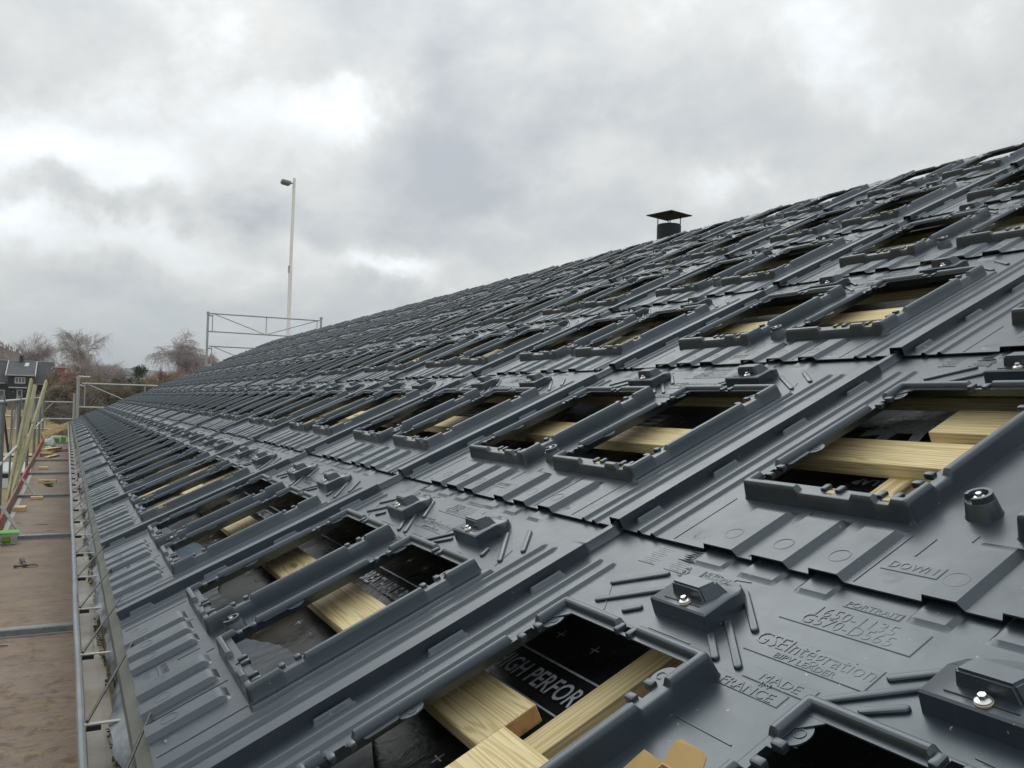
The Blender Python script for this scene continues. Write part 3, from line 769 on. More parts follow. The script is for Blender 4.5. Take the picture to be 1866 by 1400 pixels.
# print on the membrane: lines, crosses, words
def prn(name, quads):
    vs, fs = [], []
    for q in quads:
        b = len(vs); vs += [(v, u, RN_M + .011 + .0) for u, v in q]; fs.append(tuple(range(b, b + len(q))))
    o = mesh_obj(name, vs, fs, 'print_white', mem); return o
def qline(p, q, w):
    (u0, v0), (u1, v1) = p, q; L = math.hypot(u1 - u0, v1 - v0); a, b = (u1 - u0) / L * w / 2, (v1 - v0) / L * w / 2
    return [(u0 + b, v0 - a), (u1 + b, v1 - a), (u1 - b, v1 + a), (u0 - b, v0 + a)]
Q = []
for j in range(4):
    o_ = j * VP
    Q += [qline((YN, o_ + .871), (12, o_ + .871), .006)]
    for k in range(-14, 55):
        u = -.041 - .1528 * k * -1
        for v in (.955, .515):
            if abs(((u + 30) * 7.3) % 1) < .97:
                Q += [qline((u - .016, o_ + v), (u + .016, o_ + v), .004), qline((u, o_ + v - .016), (u, o_ + v - .003), .004), qline((u, o_ + v + .003), (u, o_ + v + .016), .004)]
Q += [qline((-.9, .752), (.0, .752), .005)]
prn('print_marks', Q)
def words(txt, u_end, v, size, sx, flip=False, name='print_words'):
    c = bpy.data.curves.new("w", 'FONT'); c.body = txt; c.size = size * 1.38; c.resolution_u = 3; c.offset = .0012; c.space_character = 1.03
    ob = bpy.data.objects.new("w", c); COL.objects.link(ob); me = bpy.data.meshes.new_from_object(ob)
    for w in me.vertices:
        x, y, h = w.co
        w.co = (v + y, u_end - x * sx, RN_M + .0115) if not flip else (v - y, u_end + x * sx, RN_M + .0115)
    bpy.data.objects.remove(ob); bpy.data.curves.remove(c)
    me.materials.clear(); me.materials.append(MATS['print_white'])
    o = bpy.data.objects.new(name, me); link(o, mem); return o
words('HIGH PERFORMANCE', .045, .785, .058, .72)
words('HIGH PERFORMANCE BREATHABLE ROOFING', 1.735, .785, .058, .72)
words('HIGH PERFORMANCE BREATHABLE ROOFING', 3.50, .785, .058, .72)
words('OVERLAP', -.435, VP + .645, .034, 1.0, flip=True)
words('OVERLAP', 1.0, VP + .50, .034, 1.0, flip=True)
words('OVERLAP', .20, VP + .50, .034, 1.0, flip=True)
# printed figure of a roofer at a ladder, and a net of lines
def poly(pts, cu, cv, s): return [(cu - x * s, cv + y * s) for x, y in pts]
F = []
circ = lambda cx, cy, rx, ry, n=16: [(cx + rx * math.cos(2 * math.pi * k / n), cy + ry * math.sin(2 * math.pi * k / n)) for k in range(n)]
F.append(poly(circ(.0, .30, .42, .24), -.175, VP + .93, .22)); F.append(poly(circ(.34, .62, .16, .13), -.175, VP + .93, .22))
F.append(poly([(-.45, .2), (-.1, .1), (-.15, -.35), (-.3, -.35), (-.32, -.02), (-.62, -.1), (-.62, .05)], -.175, VP + .93, .22))
F.append(poly([(.12, .12), (.30, .16), (.42, -.35), (.27, -.36)], -.175, VP + .93, .22))
F.append(poly([(.3, .45), (.78, .38), (.80, .28), (.3, .30)], -.175, VP + .93, .22))
for q in ([(.62, .42), (1.0, -.36)], [(.46, .40), (.82, -.38)]): F.append(qline(*[(-.175 - x * .22, VP + .93 + y * .22) for x, y in q], .008))
for k in range(6):
    t = k / 5.5; F.append(qline((-.175 - (.46 + .36 * t) * .22, VP + .93 + (.36 - .74 * t) * .22), (-.175 - (.62 + .36 * t) * .22, VP + .93 + (.36 - .74 * t) * .22), .006))
for k in range(5): F.append(qline((-.12, VP + .86 - k * .011), (-.30, VP + .87 - k * .011), .003))
prn('print_figure', F)
F = []
for cu0 in (.48, 1.22, 2.15, 2.9):
    for k in range(6):
        v = VP + .80 + k * .042; sk = .03 * (k % 2)
        F.append(qline((cu0 - .22, v), (cu0 + .25, v + .006), .0035))
    for k in range(9): F.append(qline((cu0 - .20 + k * .055, VP + .80), (cu0 - .28 + k * .055 + .03 * (k % 2), VP + 1.01), .003))
prn('print_net', F)

# walls, gable, back slope, fascia, barge board
def wbox(name, x0, x1, y0, y1, z0, z1, mat, parent, bev=0):
    bm = bmesh.new(); bm_box(bm, x0, x1, y0, y1, z0, z1); return bm_obj(name, bm, mat, parent, bevel=bev)
simple('render_wall', (.36, .34, .30), .9, 0, .08, 2)
RX, RZ = NR * VP * CT, ZE + NR * VP * ST
wbox('wall', .10, .35, YN, YV - .35, -.5, ZE - .22, 'render_wall', bld)
g = [(.36, -.5), (2 * RX - .36, -.5), (2 * RX - .36, ZE - .25), (RX, RZ - .35), (.36, ZE - .25)]
mesh_obj('gable_wall', [(x, YV - .55, z) for x, z in g] + [(x, YV - .30, z) for x, z in g], [(0, 1, 2, 3, 4), (9, 8, 7, 6, 5)] + [(k, (k + 5), (k + 1) % 5 + 5, (k + 1) % 5) for k in range(5)], 'render_wall', bld)
# back slope deck, just below the ridge line
bs = [(RX + .02, RZ - .155), (2 * RX + .3, ZE - .30)]
mesh_obj('back_slope', [(bs[0][0], YN, bs[0][1]), (bs[1][0], YN, bs[1][1]), (bs[1][0], YV, bs[1][1]), (bs[0][0], YV, bs[0][1]),
                        (bs[0][0], YN, bs[0][1] - .1), (bs[1][0], YN, bs[1][1] - .1), (bs[1][0], YV, bs[1][1] - .1), (bs[0][0], YV, bs[0][1] - .1)],
         [(0, 1, 2, 3), (7, 6, 5, 4), (0, 4, 5, 1), (2, 6, 7, 3), (1, 5, 6, 2), (3, 7, 4, 0)], 'membrane', bld)
mesh_obj('rafter_deck', [tuple(R2W(u, v, n)) for n in (-.175, -.22) for u, v in ((YN, -.02), (YN, NR * VP), (YV - .05, NR * VP), (YV - .05, -.02))],
         [(0, 3, 2, 1), (4, 5, 6, 7), (0, 1, 5, 4), (1, 2, 6, 5), (2, 3, 7, 6), (3, 0, 4, 7)], 'wood_green', bld)
o = timber('barge_board', YV + .012, YV + .040, -1.02, NR * VP + .02, -.19, .012, 'wood', along='v', end='wood_end')
o['label'] = 'yellow timber board capping the far gable'
timber('fascia_board', YN, YV, -.055, -.028, -.26, -.075, 'wood_green')

# ------------------------------------------------------------------ gutter with straps and rods
gut = empty('gutter', (-.10, 0, 3.9)); gut['x'] = 0
del gut['x']
meta(gut, 'grey metal roof gutter with cream straps and mossy wet bed along the eaves', 'gutter')
def prof_sweep(name, prof, y0, y1, mat, parent, seg=60, wav=0.0, off=(0, 0, 0), closed=False):
    vs, fs = [], []; n = len(prof)
    for i in range(seg + 1):
        y = y0 + (y1 - y0) * i / seg; dx = wav * (math.sin(y * 2.1) + .6 * math.sin(y * 4.7 + 1))
        vs += [(x + dx - off[0], y - off[1], z - off[2]) for x, z in prof]
    for i in range(seg):
        for k in range(n if closed else n - 1):
            a, b = i * n + k, i * n + (k + 1) % n; fs.append((a, a + n, b + n, b))
    return mesh_obj(name, vs, fs, mat, parent)
GO = (-.10, 0, 3.9)
outer = [(-.152, 3.935), (-.156, 3.944), (-.152, 3.952), (-.143, 3.955), (-.136, 3.950), (-.137, 3.940), (-.139, 3.90), (-.1385, 3.862), (-.120, 3.845), (-.05, 3.842), (-.034, 3.86), (-.030, 3.95)]
outer2 = [(-.027, 3.95), (-.030, 3.855), (-.05, 3.838), (-.122, 3.841), (-.1425, 3.86), (-.143, 3.90), (-.1445, 3.935)]
prof_sweep('channel', outer + outer2, YN, YV + .05, 'gutter_grey', gut, 200, .0012, GO, True)
prof_sweep('wet_bed', [(-.1375, 3.868), (-.125, 3.862), (-.08, 3.863), (-.05, 3.868), (-.036, 3.885)], YN, YV, 'bed', gut, 100, 0, GO)
# mossy litter against the inner side
bm = bmesh.new()
for k in range(2200):
    y = YN + 1 + (random.random() ** 1.6) * 16; x = -.054 + random.uniform(-.012, .014) + .010 * math.sin(y * 5.3)
    if math.sin(y * 4.1) + math.sin(y * 9.7 + 1) < -.9: continue
    r = random.uniform(.0015, .0048); c = Vector((x - GO[0], y, 3.869 + random.uniform(0, .006) - GO[2]))
    m = Matrix.Translation(c) @ Matrix.Rotation(random.random() * 3, 4, 'X') @ Matrix.Rotation(random.random() * 3, 4, 'Z') @ Matrix.Diagonal((1, random.uniform(1, 2.5), .5, 1))
    bmesh.ops.create_icosphere(bm, subdivisions=1, radius=r, matrix=m)
bm_obj('moss', bm, 'moss', gut)['kind'] = 'stuff'
y = .03; n = 0
while y < YV and n < 44:
    bm = bmesh.new(); bm_box(bm, -.137 - GO[0], -.030 - GO[0], y - .008, y + .008, 3.9505 - GO[2], 3.9545 - GO[2])
    bm_box(bm, -.132 - GO[0], -.095 - GO[0], y - .011, y - .004, 3.9365 - GO[2], 3.9502 - GO[2], 1)
    h = bm_obj('strap', bm, ['strap_cream', 'black_steel'], gut)
    bm = bmesh.new(); bm_tube(bm, (-.130 - GO[0], y + .004, 3.959 - GO[2]), (.004 - GO[0], y + .47, 4.028 - GO[2]), .0042, n=6)
    bm_tube(bm, (.004 - GO[0], y + .47, 4.028 - GO[2]), (.012 - GO[0], y + .50, 4.030 - GO[2]), .0042, n=6)
    bm_obj('rod', bm, 'black_steel', h); y += .705; n += 1
# drip flashing between tray edge and gutter, with a ragged strip of foil hanging under it
fl = prof_sweep('drip_flashing', [(.012, 4.004), (-.002, 3.998), (-.030, 3.975), (-.033, 3.962), (-.036, 3.962), (-.032, 3.978), (-.003, 4.0015), (.012, 4.0075)], YN, YV, 'flashing', bld, 60, 0, (0, 0, 0), True)
vs, fs = [], []; SEG = 900
for i in range(SEG + 1):
    y = YN + (14 - YN) * i / SEG; w = .024 + .011 * math.sin(y * 3.3) + .008 * math.sin(y * 8.3 + 2) + .004 * math.sin(y * 27)
    for k in range(5):
        t = k / 4; vs.append((-.034 - w * t, y, 3.961 - .020 * t + .004 * math.sin(y * 14 + t * 3) * t))
for i in range(SEG):
    for k in range(4):
        a = i * 5 + k; fs.append((a, a + 5, a + 6, a + 1))
mesh_obj('hanging_foil', vs, fs, 'eaves_foil', bld, smooth=True)

# ------------------------------------------------------------------ vent on the back slope
vt = empty('chimney', (7.6, 8.01, 0)); meta(vt, 'dark round metal chimney pipe with a square rain cap beyond the ridge', 'chimney')
bz = RZ - .155 - (7.6 - RX) * .4663
bm = bmesh.new(); bm_lathe(bm, [(.178, bz - .05), (.178, 7.60), (.170, 7.615), (.150, 7.615), (.150, 7.50)], 32); bm_obj('pipe', bm, 'chimney_metal', vt)
bm = bmesh.new(); vsq = []
for s, z in ((.25, 7.75), (.25, 7.763), (.0, 7.815)):
    vsq.append([bm.verts.new((s * math.cos(math.radians(45 + 90 * k + 12)) * 1.35, s * math.sin(math.radians(45 + 90 * k + 12)) * 1.35, z)) for k in range(4)] if s else [bm.verts.new((0, 0, z))])
for k in range(4):
    bm.faces.new((vsq[0][k], vsq[0][(k + 1) % 4], vsq[1][(k + 1) % 4], vsq[1][k])); bm.faces.new((vsq[1][k], vsq[1][(k + 1) % 4], vsq[2][0]))
bm.faces.new(vsq[0][::-1]); bm_obj('rain_cap', bm, 'chimney_metal', vt)
for k in range(4):
    a = math.radians(45 + 90 * k + 12); bm = bmesh.new(); bm_tube(bm, (.165 * math.cos(a), .165 * math.sin(a), 7.55), (.165 * math.cos(a), .165 * math.sin(a), 7.765), .008, n=6); bm_obj('stay', bm, 'chimney_metal', vt)
bm = bmesh.new()
for (r0, z0), (r1, z1) in (((.42, 0), (.20, .26)),):
    A = [bm.verts.new((x * r0, y * r0, bz - .03 - x * r0 * .4663)) for x, y in ((-1, -1), (1, -1), (1, 1), (-1, 1))]
    B = [bm.verts.new((x * r1, y * r1, bz + .16 - x * .02)) for x, y in ((-1, -1), (1, -1), (1, 1), (-1, 1))]
    for k in range(4): bm.faces.new((A[k], A[(k + 1) % 4], B[(k + 1) % 4], B[k]))
    bm.faces.new(B)
bm_obj('flashing_collar', bm, 'chimney_metal', vt)
# put the parts that were modelled at world height under the base
for ch in vt.children: ch.location = (0, 0, 0)

# ------------------------------------------------------------------ terrain
def terr(x, y):
    t = min(max((y - 25) / 133, 0), 1); z = 2.75 * (t * t * (3 - 2 * t)) * .35 + 2.75 * t * .65
    if y > 158: z += (y - 158) * .006
    return z
xs = sorted(set([-3000, -1200, -500, -250, -150, -100, -70] + list(range(-50, 70, 4)) + [80, 110, 160, 260, 500, 1200, 3000]))
ys = sorted(set([-1500, -500, -150, -50, -20] + list(range(0, 180, 6)) + [200, 240, 300, 400, 600, 900, 1400, 2200, 3200, 4500]))
vs = [(x, y, terr(x, y) - .0 + (.05 * math.sin(x * .7) * math.sin(y * .31) if abs(x) < 60 and 0 < y < 160 else 0)) for x in xs for y in ys]
fs = [(i * len(ys) + j, (i + 1) * len(ys) + j, (i + 1) * len(ys) + j + 1, i * len(ys) + j + 1) for i in range(len(xs) - 1) for j in range(len(ys) - 1)]
meta(mesh_obj('ground', vs, fs, 'grass', smooth=True), kind='structure')
for name, pts, w in (('path', [(-30, 92), (40, 92.5)], .9), ('path', [(-30, 63), (30, 63.6)], 1.0), ('path', [(-30, 118), (40, 119)], 1.5)):
    (x0, y0), (x1, y1) = pts; vs, fs = [], []
    for k in range(36):
        x = x0 + (x1 - x0) * k / 35; y = y0 + (y1 - y0) * k / 35
        for s in (-1, 1): vs.append((x, y + s * w, terr(x, y + s * w) + .07))
        if k: a = 2 * k; fs.append((a - 2, a, a + 1, a - 1))
    meta(mesh_obj(name, vs, fs, 'path_pale'), kind='structure')
def hill(name, x0, x1, y0, y1, fn, mat, nx=120, ny=24):
    vs = [];
    for i in range(nx + 1):
        for j in range(ny + 1):
            x = x0 + (x1 - x0) * i / nx; y = y0 + (y1 - y0) * j / ny; vs.append((x, y, fn(x, y)))
    fs = [(i * (ny + 1) + j, (i + 1) * (ny + 1) + j, (i + 1) * (ny + 1) + j + 1, i * (ny + 1) + j + 1) for i in range(nx) for j in range(ny)]
    return meta(mesh_obj(name, vs, fs, mat, smooth=True), kind='structure')
def hn(x, y):
    r = 17 * math.exp(-((x + 50) / 40) ** 2) + 12.5 / (1 + math.exp((x - 45) / 30))
    return (2 + (r + .7 * math.sin(x * .13) + .5 * math.sin(x * .37 + 1) + .35 * math.sin(x * 1.7 + y * .2)) * math.exp(-((y - 420) / 75) ** 2) + .35 * math.sin(x * 1.9) * math.sin(y * .3))
hill('hill_wooded', -260, 160, 250, 600, hn, 'hill_near', 260, 30)
def hf(x, y): return 5 + (66 + 6 * math.sin(x * .004 + 1) + 3 * math.sin(x * .013) + 1.4 * math.sin(x * .05)) * math.exp(-((y - 2500) / 420) ** 2)
# leafless wood covering the near hill: reads as one mass
rng = np.random.default_rng(4); V_, F_ = [], []
for k in range(2600):
    y = rng.uniform(330, 425); x = rng.uniform(-110, 60); z = hn(x, y); h_ = rng.uniform(1.6, 3.4); r_ = h_ * rng.uniform(.25, .4)
    for q in range(14):
        a = rng.uniform(0, 6.28); t0 = rng.uniform(.1, .6); p = np.array([x, y, z + h_ * t0]); e = p + np.array([math.cos(a) * r_ * rng.uniform(.3, 1), math.sin(a) * r_, h_ * rng.uniform(.15, .45)])
        w = np.array([.07, 0, .02]); b = len(V_); V_ += [tuple(p - w), tuple(p + w), tuple(e)]; F_.append((b, b + 1, b + 2))
meta(mesh_obj('distant_wood', V_, F_, 'twig_brown'), 'leafless brown wood covering the hill behind the dark house', 'wood', kind='stuff')
hill('hill_far', -1800, 2600, 1500, 3600, hf, 'hill_far', 260, 24)
# END_SITE

# ------------------------------------------------------------------ trees
def tube_mesh(name, segs, mats, parent=None):
    """segs: list of (p0, p1, r0, r1, mat); three-sided twigs, six-sided limbs"""
    vs, fs, mi = [], [], []
    for p0, p1, r0, r1, m in segs:
        n = 6 if r0 > .05 else 3
        d = (p1 - p0)
        if d.length < 1e-5: continue
        d.normalize(); a = d.orthogonal().normalized(); b = d.cross(a); base = len(vs)
        for p, r in ((p0, r0), (p1, r1)):
            for k in range(n): t = 2 * math.pi * k / n; vs.append(p + (a * math.cos(t) + b * math.sin(t)) * r)
        for k in range(n): fs.append((base + k, base + (k + 1) % n, base + n + (k + 1) % n, base + n + k)); mi.append(m)
    o = mesh_obj(name, vs, fs, mats, parent); o.data.polygons.foreach_set('material_index', mi); return o
def grow(rng, p, d, L, r, depth, out, droop, spread, tw, shape):
    """recursive branching; 'out' gets (p0,p1,r0,r1,level)"""
    n = 4 if depth > 0 else 3
    step = L / n; q = p.copy(); dd = d.copy()
    for k in range(n):
        dd = (dd + Vector((rng.normal(0, .10), rng.normal(0, .10), rng.normal(0, .06) - droop * (.06 if depth > 1 else .20)))).normalized()
        q2 = q + dd * step; r2 = r * (1 - .16 * (k + 1) / n * 2.2)
        out.append((q.copy(), q2.copy(), r, max(r2, tw), depth))
        if depth > 0:
            for c in range(shape[depth] if k or depth < 3 else 1):
                ax = dd.orthogonal(); ax.rotate(Matrix.Rotation(rng.uniform(0, 6.28), 3, dd)); cd = dd.copy()
                cd.rotate(Matrix.Rotation(spread * rng.uniform(.6, 1.25), 3, ax))
                if depth > 1: cd.z += .12
                grow(rng, q2, cd.normalized(), L * rng.uniform(.48, .74), max(r2 * .55, tw), depth - 1, out, droop, spread, tw, shape)
        q = q2; r = max(r2, tw)
def make_tree(name, loc, H, seed, label, kind, group=None, W=1.0, mats=('bark_birch', 'twig_mauve'), droop=.5, spread=.62, depth=4, shape=(0, 2, 2, 1, 1), tw=.0125, hang=0):
    rng = np.random.default_rng(seed); out = []
    L = H * .52
    grow(rng, Vector((0, 0, H * .12)), Vector((rng.normal(0, .05), rng.normal(0, .05), 1)).normalized(), L, H * .016, depth, out, droop, spread, tw, shape)
    zt = max(s[1].z for s in out); sc_ = H / zt
    mw = float(np.percentile([abs(s[1].x) for s in out], 98.5)); sw = W / mw
    t = empty(name, loc); meta(t, label, kind, group)
    tops = [s[1] for s in out if s[1].z > zt * .35]; mx_, my_ = float(np.median([p.x for p in tops])), float(np.median([p.y for p in tops]))
    def S(p):
        f = min(1.0, max(0.0, p.z / (zt * .6))); return Vector(((p.x - mx_ * f) * sw, (p.y - my_ * f) * sw, p.z * sc_))
    trunk = [(Vector((0, 0, -.3)), S(Vector((0, 0, H * .12))), H * .020, H * .016, 0)] + [(S(a), S(b), r0, r1, 0) for a, b, r0, r1, l in out if l >= depth - 1]
    crown = [(S(a), S(b), r0 , r1, 0) for a, b, r0, r1, l in out if l < depth - 1]
    if hang:
        ends = [S(b) for a, b, r0, r1, l in out if l < depth - 2]; rng.shuffle(ends)
        for e in ends[:2400]:
            if rng.uniform() > hang: continue
            p = e.copy(); dd = Vector((rng.normal(0, .35), rng.normal(0, .35), -.25)); L_s = rng.uniform(.10, .28) * H * .24
            for q in range(3):
                p2 = p + dd.normalized() * L_s; crown.append((p, p2, tw * .85, tw * .6, 0)); p = p2; dd.z -= .9
    tube_mesh('trunk', trunk, [mats[0]], t); tube_mesh('crown', crown, [mats[1]], t)
    return t
def at(px, d, z=None):
    """x at distance d for the bearing seen at picture column px along the far horizon"""
    r = (px - 933) / 1527.54; fx, fy = .46840194, .8831162
    dx, dy = fx + .88279793 * r, fy - .4690213 * r
    s = (d + 1.87164) / dy; return CAM[0] + dx * s
def tree_at(name, px, d, top_py, W, seed, label, kind='tree', **k):
    x = at(px, d); z0 = terr(x, d); depthc = .46840194 * (x - CAM[0]) + .8831162 * (d - CAM[1])
    hy = 719.3 + (px - 122) * .02626
    H = CAM[2] + (hy - top_py) / 1527.54 * depthc - z0
    return make_tree(name, (x, d, z0), H, seed, label, kind, W=W, **k)
tree_at('birch_tree', 48, 182, 602, 6.6, 3, 'bare birch with mauve twigs, leftmost, behind the dark house', mats=('bark_birch', 'twig_mauve'), shape=(0, 4, 3, 3, 1), hang=.9)
tree_at('birch_tree', 168, 120, 599, 3.7, 11, 'tall open bare birch standing alone left of the pine', mats=('bark_birch', 'twig_pale'), shape=(0, 4, 3, 2, 1), hang=.9)
tree_at('birch_tree', 343, 118, 596, 3.9, 23, 'weeping bare birch behind the upper lattice guard frame', mats=('bark', 'twig_mauve'), droop=1.3, shape=(0, 4, 4, 2, 1), hang=.9)
tree_at('birch_tree', 383, 126, 638, 2.2, 29, 'smaller bare birch at the right shoulder of the weeping birch', mats=('bark', 'twig_mauve'), droop=1.3, shape=(0, 3, 2, 2, 1), hang=.9)
# Scots pine: stem and tiers of needle clumps
def pine(px, d, top_py, label):
    x = at(px, d); z0 = terr(x, d); H = CAM[2] + (722.5 - top_py) / 1527.54 * (.46840194 * (x - CAM[0]) + .8831162 * (d - CAM[1])) - z0
    t = empty('pine_tree', (x, d, z0)); meta(t, label, 'tree')
    tube_mesh('trunk', [(Vector((0, 0, -.2)), Vector((.1, 0, H * .5)), .17, .13, 0), (Vector((.1, 0, H * .5)), Vector((0, 0, H * .96)), .13, .04, 0)], ['bark'], t)
    rng = np.random.default_rng(5); vs, fs = [], []
    for k in range(70):
        f = rng.uniform(.30, 1.0); R = 2.25 * (1 - ((f - .38) / .66) ** 2 * .9 if f > .38 else .75) * .9
        a = rng.uniform(0, 6.28); rr = R * rng.uniform(.15, 1.0) ** .6; c = np.array([rr * math.cos(a), rr * math.sin(a), H * f - .15 * rr])
        cr_ = rng.uniform(.35, .75)
        for q in range(95):
            v = rng.normal(0, 1, 3); v /= np.linalg.norm(v); v *= cr_ * rng.uniform(.5, 1) ** .5; v[2] *= .5
            p = c + v; e1 = rng.normal(0, 1, 3); e1 /= np.linalg.norm(e1); e2 = np.cross(e1, rng.normal(0, 1, 3)); e2 /= np.linalg.norm(e2)
            b = len(vs); s = rng.uniform(.05, .11); vs += [tuple(p), tuple(p + e1 * s * 2), tuple(p + e2 * s)]; fs.append((b, b + 1, b + 2))
    mesh_obj('crown', vs, fs, 'pine_green', t); return t
pine(252, 116, 668, 'dark green bushy pine rising above the brown hedge trees')
# scrub and small trees between the house and the roof
sp_labels = {}
specs = [  # px, dist, top, half width, mats, label
 (97, 128, 668, .9, ('bark', 'twig_brown'), 'bare brown tree just right of the dark house'),
 (128, 110, 672, 2.0, ('bark', 'twig_rust'), 'rusty brown bare tree to the right of the orange brick house'),
 (150, 118, 662, 2.2, ('bark', 'twig_brown'), 'brown bare tree under the left side of the lone birch'),
 (178, 112, 676, 2.2, ('bark', 'twig_brown'), 'brown bare tree at the foot of the lone birch'),
 (206, 114, 664, 1.8, ('bark', 'twig_mauve'), 'mauve tipped bare tree right of the lone birch'),
 (226, 118, 676, 2.0, ('bark', 'twig_pale'), 'pale grey bare tree left of the pine'),
 (276, 112, 680, 1.9, ('bark', 'twig_rust'), 'low rusty bare tree right of the pine'),
 (300, 106, 664, 2.4, ('bark_birch', 'twig_rust'), 'rusty pink bare tree with pale stems at the gable board'),
 (322, 110, 668, 2.2, ('bark_birch', 'twig_rust'), 'rusty bare tree below the weeping birch'),
 (350, 112, 664, 2.2, ('bark', 'twig_brown'), 'brown bare tree at the right foot of the weeping birch'),
]
for k, (px, d, top, W, mats, lab) in enumerate(specs):
    tree_at('bare_tree', px, d, top, W, 40 + k, lab, group='bare trees between the house and the roof', mats=mats, shape=(0, 3, 3, 2, 1), spread=.7, droop=.3, depth=4, tw=.018)
specs = [(146, 88, 690, 'left end, at the lattice post'), (168, 92, 686, 'second from the left'), (190, 90, 692, 'third from the left'), (212, 94, 686, 'middle one'),
         (234, 90, 690, 'third from the right'), (256, 92, 692, 'second from the right, below the pine'), (280, 90, 690, 'right end, at the gable board'), (118, 84, 700, 'nearest the far scaffold corner')]
for k, (px, d, top, lab) in enumerate(specs):
    tree_at('hedge_bush', px, d, top, 2.3, 70 + k, 'dense olive brown hedge bush, %s' % lab, kind='bush', group='dense bare hedge bushes behind the scaffold corner', mats=('bark', 'twig_olive'), shape=(0, 4, 3, 2, 2), spread=.85, droop=.0, depth=4, tw=.020)
for k, (px, d, top, lab) in enumerate([(148, 70, 712, 'gnarled dark fruit tree beside the lattice post'), (108, 74, 708, 'thin dark fruit tree in the yellow grass by the path'), (170, 72, 714, 'low gnarled fruit tree behind the lattice guard rail')]):
    tree_at('fruit_tree', px, d, top, 1.9, 90 + k, lab, mats=('bark', 'bark'), shape=(0, 2, 2, 2, 1), spread=.8, droop=.2, depth=3, tw=.02)

